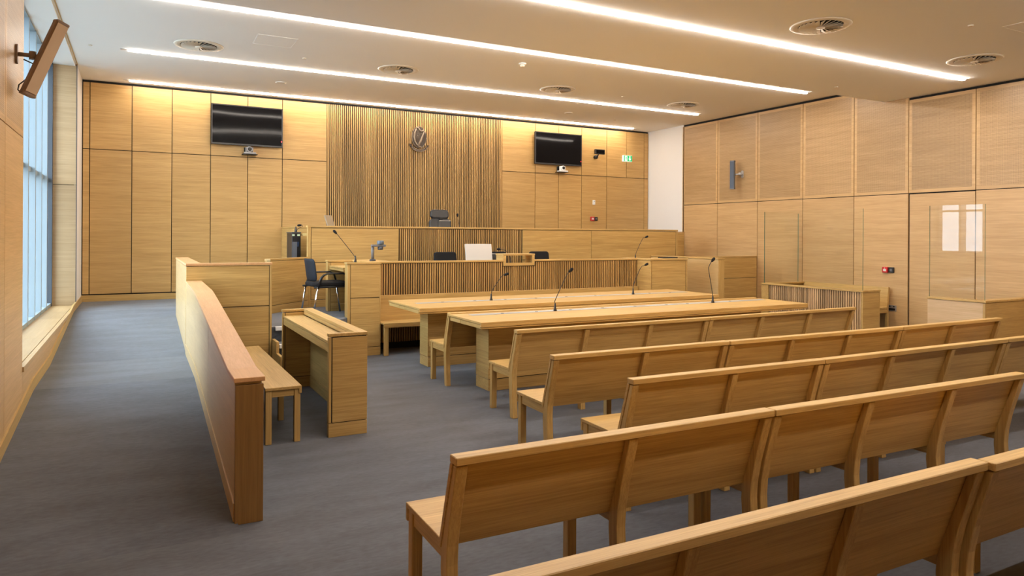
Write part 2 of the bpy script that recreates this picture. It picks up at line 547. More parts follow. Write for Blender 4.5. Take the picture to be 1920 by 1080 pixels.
def disc(name, x, y, z, r, h, mat, label, cat, group=None):
    o = MB().lathe([(r, -.001), (r, -h * .6), (r * .8, -h)], (x, y, z), n=28).build(name, mat)
    return tag(o, label, cat, group)
disc('ceiling_speaker', 2.12, 12.28, ZU, .085, .012, WHITEPL, 'small white round ceiling speaker above the first television', 'speaker', 'round ceiling speakers')
disc('ceiling_speaker', 7.90, 12.34, ZU, .085, .012, WHITEPL, 'small white round ceiling speaker above the second television', 'speaker', 'round ceiling speakers')
t = thing('motion_sensor', (5.03, 9.13, ZU), 'small white dome motion sensor on ceiling between two light strips', 'sensor')
MB().lathe([(.055, -.001), (.055, -.02), (.04, -.024)], (5.03, 9.13, ZU), n=24).build('base', WHITEPL, t)
MB().lathe([(.038, -.024), (.036, -.045), (.02, -.058)], (5.03, 9.13, ZU), n=24).build('lens', CREAM, t)
for x, y, z, lb in [(2.126, 10.41, ZU, 'tiny sprinkler cap on the ceiling beside the diffuser facing the emblem'),
        (-.578, 11.12, ZU, 'tiny sprinkler cap on the ceiling near the tall window'),
        (7.84, 10.41, ZU, 'tiny sprinkler cap on the ceiling between the two far diffusers'),
        (9.26, 12.60, ZU, 'tiny sprinkler cap on the ceiling above the exit sign'),
        (7.84, 4.32, ZL, 'tiny sprinkler cap on the lower ceiling between two diffusers'),
        (9.30, 7.06, ZL, 'tiny sprinkler cap on the lower ceiling near its step')]:
    disc('sprinkler_cap', x, y, z, .026, .014, CREAM, lb, 'sprinkler', 'sprinkler caps')
def hatch(x0, x1, y0, y1, z, label):
    o = MB()
    for a in ((x0, x1, y0, y0 + .006), (x0, x1, y1 - .006, y1), (x0, x0 + .006, y0, y1), (x1 - .006, x1, y0, y1)):
        o.box(a[0], a[1], a[2], a[3], z - .002, z)
    o.box(x0 + .01, x1 - .01, y0 + .01, y1 - .01, z - .0015, z)
    tag(o.build('access_hatch', CEIL), label, 'ceiling hatch', 'flush ceiling access hatches')
hatch(1.35, 1.85, 9.45, 9.95, ZU, 'flush white ceiling access hatch near the first round diffuser')
hatch(8.2, 8.8, 3.6, 4.2, ZL, 'flush white ceiling access hatch between the lower diffusers')

# ------------------------------------------------------------------ wall-mounted fittings on the back wall
def television(x0, x1, z0, z1, label):
    t = thing('television', ((x0 + x1) / 2, YB - .06, z0), label, 'television', 'black wall televisions')
    m = MB(); m.box(x0, x1, YB - .095, YB - .045, z0, z1); m.box(x0 + .3, x1 - .3, YB - .05, YB - .003, z0 + .15, z1 - .15)
    m.build('housing', BLACKP, t, .004)
    w = .035
    m = MB()
    m.box(x0 - .002, x1 + .002, YB - .104, YB - .09, z0 - .002, z0 + w * .8); m.box(x0 - .002, x1 + .002, YB - .104, YB - .09, z1 - w * .55, z1 + .002)
    m.box(x0 - .002, x0 + w * .55, YB - .104, YB - .09, z0 + w * .8, z1 - w * .55); m.box(x1 - w * .55, x1 + .002, YB - .104, YB - .09, z0 + w * .8, z1 - w * .55)
    m.build('bezel', principled('tv_bezel', (.015, .015, .016), .35), t, .002)
    B(x0 + w * .5, x1 - w * .5, YB - .099, YB - .094, z0 + w * .7, z1 - w * .5).build('screen', SCREEN, t)
    B(x1 - .028, x1 - .012, YB - .107, YB - .103, z0 + .10, z0 + .12).build('indicator_light', LEDRED, t)
television(1.152, 2.378, 3.29, 4.01, 'wide black wall television on the panels nearer the window')
television(7.80, 9.035, 3.285, 4.005, 'wide black wall television beside the slats, nearer the exit sign')

def conf_camera(x, z, body, label):
    t = thing('conference_camera', (x, YB - .1, z), label, 'camera', 'conference cameras under the televisions')
    m = MB(); m.box(x - .08, x + .05, YB - .03, YB - .001, z, z + .128); m.box(x - .12, x + .14, YB - .18, YB, z - .012, z + .0)
    m.build('bracket', BLACKP, t, .003)
    m = MB(); m.box(x - .10, x + .11, YB - .19, YB - .05, z, z + .028)
    m.build('base', body, t, .004)
    m = MB(); m.box(x - .065, x - .05, YB - .15, YB - .09, z + .028, z + .125); m.box(x + .05, x + .065, YB - .15, YB - .09, z + .028, z + .125)
    m.build('yoke', body, t, .003)
    MB().lathe([(.03, -.05), (.052, -.045), (.054, .03), (.048, .05)], (x, YB - .125, z + .085), (0, -1, 0), 24).build('head', body, t)
    MB().lathe([(.034, .05), (.034, .058), (.02, .056)], (x, YB - .125, z + .085), (0, -1, 0), 20).build('lens', BLACKP, t)
conf_camera(1.79, 3.138, principled('silver_plastic', (.24, .24, .25), .35, metal=.4), 'silver swivel camera on a bracket below the first television')
conf_camera(8.50, 3.133, WHITEPL, 'pale swivel camera on a bracket below the second television')

t = thing('infrared_emitter', (9.49, YB - .1, 3.6), 'black box emitter on a ball bracket beside the second television', 'sensor')
MB().box(9.36, 9.63, YB - .19, YB - .13, 3.585, 3.70).build('housing', BLACKP, t, .012, 2)
B(9.385, 9.605, YB - .194, YB - .188, 3.605, 3.68).build('front_panel', SCREEN, t)
m = MB().lathe([(.02, -.04), (.045, -.02), (.045, .02), (.02, .04)], (9.47, YB - .06, 3.53), (0, 1, 0), 20)
m.tube([(9.47, YB - .01, 3.53), (9.47, YB - .10, 3.54), (9.49, YB - .15, 3.6)], .014)
m.lathe([(.04, 0), (.04, .012)], (9.47, YB - .012, 3.53), (0, 1, 0), 20)
m.build('bracket', BLACKP, t)

# illuminated exit sign
t = thing('exit_sign', (10.39, YB - .03, 3.54), 'green and white illuminated exit sign with running man and arrow', 'sign')
B(10.265, 10.522, YB - .055, YB - .001, 3.475, 3.622).build('housing', EXITW, t, .003)
B(10.275, 10.518, YB - .059, YB - .055, 3.48, 3.617).build('face', GREENG, t)
m = MB(); ys = (YB - .062, YB - .0588)
m.box(10.305, 10.375, *ys, 3.49, 3.605)                                     # doorway
m.box(10.435, 10.465, *ys, 3.54, 3.605)                                     # arrow shaft
m.prism([(10.41, 3.545), (10.49, 3.545), (10.45, 3.492)], 'y', *ys)
m.build('pictogram', EXITW, t)
m = MB(); ys = (YB - .0635, YB - .0617)
m.lathe([(.009, 0), (.009, .0015)], (10.347, YB - .0632, 3.588), (0, 1, 0), 14)
m.prism([(10.333, 3.572), (10.352, 3.577), (10.345, 3.545), (10.330, 3.548)], 'y', *ys)
m.prism([(10.333, 3.55), (10.342, 3.55), (10.352, 3.525), (10.350, 3.50), (10.343, 3.50), (10.343, 3.522)], 'y', *ys)
m.prism([(10.330, 3.55), (10.338, 3.548), (10.330, 3.52), (10.312, 3.51), (10.310, 3.517), (10.325, 3.526)], 'y', *ys)
m.prism([(10.350, 3.572), (10.367, 3.555), (10.363, 3.55), (10.348, 3.563)], 'y', *ys)
m.prism([(10.333, 3.572), (10.316, 3.560), (10.319, 3.545), (10.323, 3.546), (10.322, 3.556), (10.336, 3.565)], 'y', *ys)
m.build('running_figure', GREENG, t)

t = thing('wall_controller', (9.445, YB - .01, 2.47), 'small white wall thermostat above the red call point', 'controller')
B(9.41, 9.48, YB - .022, YB, 2.415, 2.525).build('housing', WHITEPL, t, .004)
B(9.44, 9.462, YB - .024, YB - .021, 2.49, 2.503).build('display', GREYPL, t)

def call_point(x, y, z, face, label):
    """face 'y' on the back wall, 'x' on the right wall"""
    t = thing('fire_call_point', (x, y, z), label, 'fire alarm', 'red fire call points')
    def bx(mb, a0, a1, d0, d1, z0, z1, mi=0):
        if face == 'y': mb.box(x + a0, x + a1, y - d1, y - d0, z + z0, z + z1, mi)
        else: mb.box(x - d1, x - d0, y - a1, y - a0, z + z0, z + z1, mi)
        return mb
    bx(MB(), -.1, -.005, 0, .04, -.047, .047).build('housing', REDPL, t, .005)
    mm = bx(MB(), -.078, -.028, .04, .042, -.022, .014); mm.build('glass_panel', WHITEPL, t)
    mm = bx(MB(), -.058, -.047, .04, .0422, .024, .036); bx(mm, -.07, -.036, .042, .0428, -.006, -.001, 1); mm.build('symbol', [WHITEPL, GREYPL], t)
    bx(MB(), .005, .095, 0, .03, -.045, .045).build('back_plate', BLACKP, t, .004)
    bx(MB(), .03, .07, .03, .032, -.02, .02).build('cover', GREYPL, t)
call_point(9.452, YB, 2.085, 'y', 'red fire call point with black plate below the white thermostat')
call_point(XR, 7.374, 1.143, 'x', 'red fire call point with black plate beside the side door')

t = thing('wall_socket', (XR, 7.314, .51), 'metal power socket on the side wall behind the dock bench', 'socket')
B(XR - .008, XR, 7.24, 7.39, .46, .56).build('plate', STEEL, t, .002)
m = MB(); m.box(XR - .011, XR - .008, 7.34, 7.36, .53, .55); m.box(XR - .011, XR - .008, 7.27, 7.29, .53, .55); m.box(XR - .010, XR - .008, 7.26, 7.37, .475, .51)
m.build('switch', BLACKP, t)

# bronze state harp emblem
ex, ez, ey = 5.085, 3.685, YB - .05
t = thing('wall_emblem', (ex, ey, 3.39), 'bronze oval harp emblem with ribbon scroll on the slatted wall', 'emblem')
n = 40
ring = lambda rx, rz: [(ex + rx * math.cos(2 * math.pi * k / n), ez + rz * math.sin(2 * math.pi * k / n)) for k in range(n)]
MB().prism(ring(.158, .222), 'y', ey, ey + .045).build('oval_plaque', BRONZE, t, .006, 2)
pts = [(ex + .155 * math.cos(2 * math.pi * k / n), ey - .002, ez + .219 * math.sin(2 * math.pi * k / n)) for k in range(n + 1)]
MB().tube(pts, .006, 6).build('rim', BRONZEL, t)
def E(u, v): return (ex + u, ey - .008, ez + v)
m = MB()
m.tube([E(-.062, .178), E(-.045, .196), E(-.022, .19), E(.0, .152), E(.03, .125), E(.07, .13), E(.098, .152), E(.112, .14)], [.010, .016, .018, .016, .017, .017, .014, .008], 8)   # neck
m.tube([E(-.062, .17), E(-.098, .09), E(-.108, .0), E(-.092, -.085), E(-.055, -.15), E(-.012, -.18)], [.014, .017, .018, .017, .016, .014], 8)                                         # pillar
m.tube([E(.108, .13), E(.07, .03), E(.03, -.075), E(-.008, -.165)], [.013, .017, .022, .027], 8)                                                                                # sound box
m.tube([E(-.03, -.18), E(.0, -.19), E(.045, -.20)], [.014, .02, .012], 8)
m.build('harp', BRONZEL, t)
m = MB()
for k in range(7):
    u = -.075 + k * .024
    v0 = .15 - .006 * abs(k - 1) if k < 3 else .118
    v1 = -.13 + (u + .03) * 1.9 if u > -.03 else -.12
    m.tube([E(u, v0), E(u + .004, min(v1, v0 - .02))], .0022, 5)
m.build('strings', BRONZEL, t)
m = MB()
def ribbon(mb, ps, h, y0, y1):
    for a, b in zip(ps, ps[1:]):
        mb.prism([(a[0], a[1] - h), (b[0], b[1] - h), (b[0], b[1] + h), (a[0], a[1] + h)], 'y', y0, y1)
arc = [(ex + .165 * math.sin(R(a)) * 1.03, ez - .16 - .115 * math.cos(R(a)) + (.0 if abs(a) < 60 else .0)) for a in range(-75, 76, 10)]
ribbon(m, arc, .021, ey - .014, ey + .03)
m.build('ribbon', BRONZE, t)
m = MB()
ribbon(m, [(ex - .21, ez - .165), (ex - .185, ez - .172), (ex - .155, ez - .195)], .022, ey + .002, ey + .03)
ribbon(m, [(ex + .155, ez - .195), (ex + .185, ez - .172), (ex + .21, ez - .165)], .022, ey + .002, ey + .03)
for s in (-1, 1):
    m.tube([(ex + s * .165, ey - .01, ez - .17), (ex + s * .19, ey - .012, ez - .15), (ex + s * .212, ey - .006, ez - .16)], .006, 6)
m.build('ribbon_tail', BRONZE, t)
m = MB()
for hgt in (.021, -.021):
    m.tube([(a, ey - .016, b + hgt) for a, b in arc], .0045, 6)
for k in range(-4, 5):
    a = R(k * 9)
    u, v = ex + .17 * math.sin(a), ez - .16 - .115 * math.cos(a)
    m.box(u - .0045, u + .0045, ey - .018, ey - .013, v - .010, v + .010)
m.build('ribbon_relief', BRONZEL, t)

# ------------------------------------------------------------------ column loudspeakers
def column_speaker(c, up, face, half, w, dpt, mat_body, mat_grille, label, arm_from, plate_n, mat_arm, cable=None):
    c, up, face = Vector(c), Vector(up).normalized(), Vector(face)
    face = (face - up * face.dot(up)).normalized()
    side = up.cross(face).normalized()
    t = thing('column_speaker', arm_from, label, 'speaker')
    m = MB().rbox(c, side * w, face * dpt, up * half, r=min(w, dpt) * .5, seg=4)
    m.build('cabinet', mat_body, t, .003)
    m = MB().obox(c + face * (dpt + .002), side * w * .80, up * half * .95, face * .003)
    m.build('grille', mat_grille, t)
    m = MB()
    for sgn in (-1, 1):
        m.rbox(c + up * sgn * half, side * w * 1.03, face * dpt * 1.03, up * .009, r=min(w, dpt) * .5, seg=4)
    m.build('end_cap', mat_body, t, .002)
    pn = Vector(plate_n)
    a0 = Vector(arm_from); bk = c - face * dpt
    m = MB()
    sidep = Vector((0, 0, 1)).cross(pn)
    m.rbox(a0 + pn * .008, sidep * .03, Vector((0, 0, .075)), pn * .008, r=.03, seg=5)
    m.build('wall_plate', mat_arm, t, .002)
    m = MB()
    e = a0 + pn * max(.05, (bk - a0).dot(pn) * .65)
    m.tube([a0 + pn * .01, e], .016, 12)
    m.lathe([(.024, -.03), (.024, .03)], e, (0, 0, 1), 16)
    m.tube([e, bk], .018, 10)
    m.obox(bk - face * .012, side * .028, up * .05, face * .012)
    m.build('bracket_arm', mat_arm, t)
    if cable:
        MB().tube(cable, .005, 8).build('cable', BLACKP, t)
    return t
column_speaker((-.632, 6.42, 3.012), (.2, .02, .54), (.42, -.86, -.18), .305, .048, .045, SPKBR, SPKGR,
               'tan column loudspeaker tilted on a bracket beside the window', (XL, 6.46, 3.035), (1, 0, 0), SPKBR,
               [(-.77, 6.46, 3.0), (-.71, 6.47, 2.975), (-.672, 6.47, 2.985), (-.66, 6.465, 2.95), (-.69, 6.46, 2.90), (-.75, 6.45, 2.85), (-.795, 6.44, 2.80), (-.80, 6.43, 2.76), (-.775, 6.42, 2.735)])
column_speaker((10.90, 10.72, 2.965), (0, 0, 1), (-.90, -.42, 0), .288, .05, .04, GREYPL, DKGREY,
               'grey column loudspeaker standing off the perforated side wall', (XR, 10.60, 2.98), (-1, 0, 0), STEEL)

# ------------------------------------------------------------------ public benches
def bench_proto(nb, L, label, rail=True):
    t = thing('bench', (0, 0, 0), label, 'bench', 'oak benches in rows')
    m = MB()
    m.prism([(.172, .433), (.172, .455), (.592, .455), (.592, .375), (.570, .375), (.570, .433)], 'x', .0, L)
    m.build('seat', OX, t, .0025)
    m = MB()
    m.prism([(.044, .788), (.066, .79), (.176, .452), (.186, .418), (.163, .415), (.150, .455)], 'x', .0, L)
    m.build('backrest', OX, t, .0025)
    m = MB(); m.box(.0, L, 0, .067, .79, .822)
    m.build('top_rail', OX, t, .003)
    xs = [.004] + [i * L / nb - .025 for i in range(1, nb)] + [L - .054]
    for x in xs:
        MB().prism([(.010, .784), (.078, .55), (.100, .44), (.106, .36), (.084, 0), (.142, 0), (.170, .34), (.164, .42), (.147, .47), (.043, .784)], 'x', x, x + .05).build('back_post', OZ, t, .003)
        MB().box(x, x + .05, .516, .566, 0, .431).build('leg', OZ, t, .003)
        MB().box(x + .008, x + .042, .166, .517, .368, .431).build('side_rail', OY, t, .002)
    return t

LA, LB = 1.69, 2.22
pA = bench_proto(2, LA, 'a'); pB = bench_proto(3, LB, 'b')
used = {}
def place_bench(proto, L0, x0, y0, x1, y1, label):
    L = math.hypot(x1 - x0, y1 - y0)
    if proto.name not in used:
        o = proto; used[proto.name] = 1
    else:
        o = dup(proto)
    o.location = (x0, y0, 0); o.rotation_euler = (0, 0, math.atan2(y1 - y0, x1 - x0)); o.scale = (L / L0 - .0012, 1, 1)
    o['label'] = label
    return o
g = .003
place_bench(pB, LB, 3.04, 5.59, 5.372, 5.585, 'oak bench pulled up behind the near counsel table, its open end in view')
place_bench(pB, LB, 5.376, 5.59, 7.81, 5.625, 'oak bench behind the near counsel table, end closest to the slatted dock')
place_bench(pA, LA, 2.632, 4.285, 4.302, 4.248, 'short oak bench opening the second row, open end beside the aisle')
place_bench(pB, LB, 4.306, 4.24, 6.508, 4.185, 'long middle oak bench of the second row behind the counsel tables')
place_bench(pA, LA, 6.512, 4.185, 8.23, 4.185, 'short last oak bench of the second row, in front of the glazed box')
place_bench(pA, LA, 2.622, 3.362, 4.272, 3.315, 'short oak bench opening the third row, its pale seat end showing')
place_bench(pB, LB, 4.276, 3.312, 6.558, 3.288, 'long middle oak bench of the third row')
place_bench(pA, LA, 6.562, 3.288, 8.26, 3.280, 'short last oak bench of the third row, cut by the picture edge')
place_bench(pA, LA, 1.085, 2.478, 2.795, 2.456, 'short oak bench opening the fourth row, standing furthest out into the aisle')
place_bench(pB, LB, 2.799, 2.452, 5.0, 2.398, 'long oak bench of the fourth row with the visible seam beside its first post')
place_bench(pB, LB, .69, 1.525, 2.882, 1.512, 'long oak bench in the last row, closest to the camera')
place_bench(pA, LA, 2.885, 1.490, 4.58, 1.49, 'short oak bench in the last row, set slightly out of line at the corner')
place_bench(pB, LB, 3.035, 7.145, 5.37, 7.145, 'oak bench joined to the back of the near counsel table')
place_bench(pB, LB, 5.376, 7.145, 7.75, 7.145, 'oak bench behind the far counsel table, hidden end beyond the tabletop')

# ------------------------------------------------------------------ counsel tables
def counsel_table(x0, x1, y0, y1, py0, py1, sy, holes, skew, label):
    z = .81
    t = thing('counsel_table', (x0, y0, 0), label, 'table', 'long counsel tables')
    m = MB(); m.box(x0, x1, y0, y1, z - .022, z)
    m.build('tabletop', OX, t, .002)
    m = MB()
    m.box(x0, x1, y0, y0 + .028, z - .050, z - .0225)
    m.build('front_edge', OX, t, .002)
    B(x0 + .004, x1 - .004, y0 + .006, y0 + .03, z - .068, z - .055).build('edge_strip', OX, t, .002)
    w = y1 - y0
    for a, b in ((.045, .46), (.465, .64), (.645, .985)):
        each('end_block', OY, t, [(x0 + .006, x0 + .05, y0 + a * w, y0 + b * w, z - .066, z - .027), (x1 - .05, x1 - .006, y0 + a * w, y0 + b * w, z - .066, z - .027)], .0015)
    m = MB(); m.box(x0 + .06, x1 - .06, y0 + .05, y1 - .02, z - .062, z - .024); m.build('under_frame', OX, t)
    s = m = MB(); m.box(x0 + .18, x1 - .12, sy - .055, sy + .055, z - .001, z + .0025)
    s = m.build('cable_strip', STRIPM, t)
    m = MB()
    for i in range(1, int((x1 - x0) / .6)):
        m.box(x0 + .2 + i * .6, x0 + .62 + i * .6, sy - .048, sy + .048, z + .002, z + .0032)
    m.build('strip_cover', principled('strip_cover_metal', (.48, .52, .58), .4, metal=.3), s)
    for hx in holes:
        MB().lathe([(.019, 0), (.019, .003)], (hx, sy, z + .0022), n=16).build('socket', BLACKP, s)
    px0, px1 = x0 + .32, x1 - .35
    m = MB(); m.box(px0 + .003, px1, py0 + .004, py1 - .003, .128, z - .06); m.build('pedestal', OX, t, .002)
    m = MB(); m.box(px0 - .002, px0 + .003, py0 + .004, py1 - .003, .128, z - .06); m.build('pedestal_end', OY, t)
    m = MB(); m.box(px0, px1, py0, py1, 0, .120); m.build('plinth', OX, t, .002)
    B(px0 + .012, px1 - .012, py0 + .012, py1 - .012, .01, .70).build('core', DARK, t)
    return t
HT2 = [x for x in (3.6, 4.04, 4.50, 4.96, 5.45, 5.95, 6.3, 7.05)]
HT1 = [x for x in (3.5, 3.96, 4.42, 4.9, 5.4, 5.9, 6.9, 7.3)]
counsel_table(3.03, 7.80, 6.325, 7.138, 6.80, 7.12, 6.97, HT2, 0, 'long oak counsel table closer to the benches, two gooseneck microphones on it')
counsel_table(2.955, 7.73, 7.86, 9.03, 8.40, 8.69, 8.47, HT1, 0, 'long deep oak counsel table closer to the slatted clerk bench')

# ------------------------------------------------------------------ gooseneck microphones
def gooseneck(pts, label, tip=None, base=True, thin=.0045):
    pts = [Vector(p) for p in pts]
    t = thing('gooseneck_microphone', pts[0], label, 'microphone', 'gooseneck microphones')
    if base:
        m = MB().lathe([(.020, 0), (.020, .012), (.013, .03), (.009, .085), (.007, .09)], pts[0], n=16)
        m.build('base', BLACKP, t)
    # smooth the stem
    st = []
    P = [pts[0]] + pts + [pts[-1]]
    for i in range(1, len(P) - 2):
        p0, p1, p2, p3 = P[i - 1], P[i], P[i + 1], P[i + 2]
        for k in range(6):
            s = k / 6
            st.append(.5 * ((2 * p1) + (-p0 + p2) * s + (2 * p0 - 5 * p1 + 4 * p2 - p3) * s * s + (-p0 + 3 * p1 - 3 * p2 + p3) * s ** 3))
    st.append(pts[-1])
    MB().tube(st, thin, 8).build('stem', BLACKP, t)
    d = (pts[-1] - pts[-2]).normalized()
    MB().lathe([(.006, -.01), (.013, .0), (.018, .02), (.019, .04), (.015, .055), (.006, .063)], pts[-1] - d * .02, d, 14).build('capsule', BLACKF, t)
    return t
gooseneck([(4.185, 8.43, .812), (4.19, 8.43, .90), (4.205, 8.425, .955), (4.335, 8.41, 1.135), (4.39, 8.40, 1.155)], 'gooseneck microphone on the far counsel table, in front of the lectern frame')
gooseneck([(4.266, 6.93, .812), (4.263, 6.93, .90), (4.275, 6.93, .955), (4.428, 6.925, 1.238), (4.468, 6.92, 1.275)], 'tall gooseneck microphone on the near counsel table, end nearer the aisle')
gooseneck([(6.549, 8.42, .812), (6.556, 8.42, .95), (6.68, 8.41, 1.205), (6.73, 8.40, 1.237), (6.775, 8.40, 1.254)], 'gooseneck microphone on the far counsel table, in front of the witness box')
gooseneck([(6.684, 6.91, .812), (6.68, 6.91, .92), (6.612, 6.91, 1.23), (6.612, 6.91, 1.285), (6.645, 6.905, 1.345), (6.67, 6.90, 1.372)], 'gooseneck microphone bent upright on the near counsel table, end nearer the dock')

# ------------------------------------------------------------------ ramp parapet and return
XP0, XP1 = .502, .658
m = MB()
prof = [(4.33, .815), (4.64, .815), (7.30, 1.060), (7.62, 1.085), (8.96, 1.100)]
def ptop(y):
    for (a, za), (b, zb) in zip(prof, prof[1:]):
        if a <= y <= b: return za + (zb - za) * (y - a) / (b - a)
    return prof[-1][1]
t = thing('ramp_parapet', (.58, 4.33, 0), 'long oak parapet with sloping handrail along the carpeted ramp', 'parapet')
RAMPS = wood('oak_ramp_side', 'Y', (.60, .42, .21), (.46, .30, .13), var=.05, rough=.3)
joints = [4.345, 6.08, 7.52, 8.96]
m = MB()
for a, b in zip(joints, joints[1:]):
    inner = sorted([a + .003, b - .003] + [y for y, _ in prof if a + .01 < y < b - .01])
    poly = [(y, ptop(y)) for y in inner] + [(b - .003, 0), (a + .003, 0)]
    MB().prism(poly, 'x', XP0, XP1 - .01).build('side_panel', RAMPS, t)
m = MB(); m.prism([(y, ptop(y) - .001) for y in (4.4, 4.64, 7.3, 7.62, 8.955)] + [(8.955, 0), (4.4, 0)], 'x', XP0 + .004, XP1); m.build('core', DARK, t)
m = MB(); m.prism([(4.345, .0), (4.345, .118), (7.52, .118 + RZ), (8.96, .118 + RZ), (8.96, 0)], 'x', XP0 - .006, XP0 + .0)
sk = m.build('skirting', wood('oak_ramp_skirting', 'Y', (.60, .42, .21), (.46, .30, .13), var=.05, rough=.3), t)
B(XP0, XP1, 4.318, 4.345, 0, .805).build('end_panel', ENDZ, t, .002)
m = MB()
cp = [(4.312, .822)] + [(4.64, .822), (7.30, 1.068), (7.62, 1.093), (8.968, 1.108)]
poly = cp + [(y, z + .026) for y, z in reversed(cp)]
m.prism(poly, 'x', XP0 - .008, XP1 + .008)
m.build('handrail', CAPY, t, .003)

t = thing('landing_parapet', (.58, 9., 0), 'taller oak screen returning across the court beside the steps', 'parapet')
each('side_panel', RAMPS, t, [(XP0, XP1, a + .003, b - .003, 0, 1.30) for a, b in ((9.047, 9.85), (9.85, 10.6), (10.6, 11.4))])
each('front_panel', OX, t, [(XP0, 1.425, 8.978, 9.045, 0, .802), (XP0, 1.425, 8.978, 9.045, .812, 1.298)], .002)
B(XP0 + .02, 1.43, 8.99, 9.04, 0, 1.30).build('core', DARK, t)
B(1.432, 1.457, 8.972, 9.05, 0, 1.308).build('end_stile', OZ, t, .002)
slab('cap', CAPY, t, [(XP0 - .006, 8.968), (1.46, 8.968), (1.46, 9.055), (XP1 + .006, 9.055), (XP1 + .006, 11.42), (XP0 - .006, 11.42)], 1.306, 1.335, .003)

# steps up to the platform
t = thing('court_steps', (1.9, 8.5, 0), 'carpeted steps with pale nosings beside the oak return screen', 'steps')
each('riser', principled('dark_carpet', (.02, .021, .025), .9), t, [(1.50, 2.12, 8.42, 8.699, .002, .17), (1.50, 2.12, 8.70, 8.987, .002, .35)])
each('tread', CARPET, t, [(1.50, 2.12, 8.47, 8.70, .17, .178), (1.50, 2.12, 8.75, 8.987, .35, .358)])
each('nosing', NOSE, t, [(1.50, 2.12, 8.40, 8.469, .14, .185), (1.50, 2.12, 8.68, 8.749, .32, .365), (1.50, 2.12, 8.945, 8.989, .498, .548)], .003)
m = MB(); m.prism([(8.972, .02), (8.972, .40), (8.675, .40), (8.675, .265), (8.40, .265), (8.40, .08), (8.3, .02)], 'x', 1.462, 1.495)
m.build('stringer', OY, t, .002)

# ------------------------------------------------------------------ side desk and its bench
def rim_desk(t, x0, x1, y0, y1, z0, ztop, zdesk, flip=False):
    """desk open to -X: writing surface with a raised rim on the other three sides"""
    for ya, yb, nm in ((y0, y0 + .05, 'near'), (y1 - .05, y1, 'far')):
        m = MB(); m.box(x0 + .030, x1, ya, yb, z0 + .12, ztop - .035); m.build('side_panel', OX, t, .002)
        B(x0, x0 + .022, ya, yb, z0 + .12, ztop - .035).build('edge_stile', OZ, t, .002)
        B(x0 + .02, x0 + .032, ya + .005, yb - .005, z0 + .12, ztop - .035).build('shadow_gap', DARK, t)
        B(x0, x1, ya, yb, z0, z0 + .114).build('plinth', OX, t, .002)
        B(x0 + .034, x1 - .008, ya + .007, yb - .007, z0 + .01, ztop - .027).build('core', DARK, t)
    xr = x1 - .10
    B(xr, x1, y0 + .051, y1 - .051, zdesk + .006, ztop - .028).build('back_ledge', OY, t, .002)
    B(x0 + .006, xr - .004, y0 + .052, y1 - .052, zdesk - .022, zdesk).build('desktop', OY, t, .002)
    B(x0 + .008, x0 + .034, y0 + .052, y1 - .052, zdesk - .095, zdesk - .028).build('apron', OY, t, .002)
    B(x1 - .03, x1 - .006, y0 + .051, y1 - .051, z0 + .12, zdesk + .004).build('modesty_panel', OY, t)
    B(x1 - .034, x1 - .002, y0 + .051, y1 - .051, z0, z0 + .112).build('plinth', OY, t)
    slab('rim', OY, t, [(x0 - .004, y0 - .004), (x1 + .004, y0 - .004), (x1 + .004, y1 + .004), (x0 - .004, y1 + .004), (x0 - .004, y1 - .05), (xr, y1 - .05), (xr, y0 + .05), (x0 - .004, y0 + .05)], ztop - .027, ztop, .003)
t = thing('side_desk', (1.56, 5.83, 0), 'narrow oak desk with raised rim opposite the ramp parapet', 'desk')
rim_desk(t, 1.40, 1.725, 5.83, 7.97, 0, .86, .792)
t = thing('side_bench', (1.05, 5.83, 0), 'backless oak bench between ramp parapet and narrow desk', 'bench')
m = MB(); m.prism([(.90, .430), (.90, .455), (1.185, .455), (1.185, .392), (1.162, .392), (1.162, .430)], 'y', 5.835, 8.12); m.build('seat', OY, t, .003)
for y in (5.845, 6.57, 7.30, 8.06):
    for x in (.905, 1.128):
        B(x, x + .048, y, y + .048, 0, .428).build('leg', OZ, t, .003)
each('cross_rail', OX, t, [(.955, 1.126, y, y + .035, .375, .428) for y in (5.85, 8.065)], .002)

# ------------------------------------------------------------------ diagonal screen on the platform
u = Vector((1, 1, 0)).normalized(); v = Vector((-1, 1, 0)).normalized()
p0 = Vector((1.68, 10.50, 0)); p1 = Vector((2.36, 11.18, 0))
t = thing('platform_screen', (2.02, 10.84, PZ), 'low diagonal oak screen behind the black armchair', 'screen')
c = (p0 + p1) / 2; hl = (p1 - p0).length / 2
def dgrain():
    return OX
def diag(a0, a1, b0, b1, z0, z1, name, mat):
    # built along local x, then turned on the spot so that the grain follows its length
    o = MB().box(a0, a1, b0, b1, z0 - PZ, z1 - PZ).build(name, mat)
    o.parent = t; o.location = (0, 0, 0); o.rotation_euler = (0, 0, R(45))
    return o
diag(-hl, hl, 0, .09, PZ + .118, 1.292, 'panel', OX)
diag(-hl, hl, .003, .087, PZ, PZ + .110, 'skirting', OX)
diag(-hl - .004, hl, -.004, .094, 1.300, 1.327, 'cap', OX)
diag(-hl + .02, hl - .01, .012, .07, PZ, 1.299, 'core', DARK)

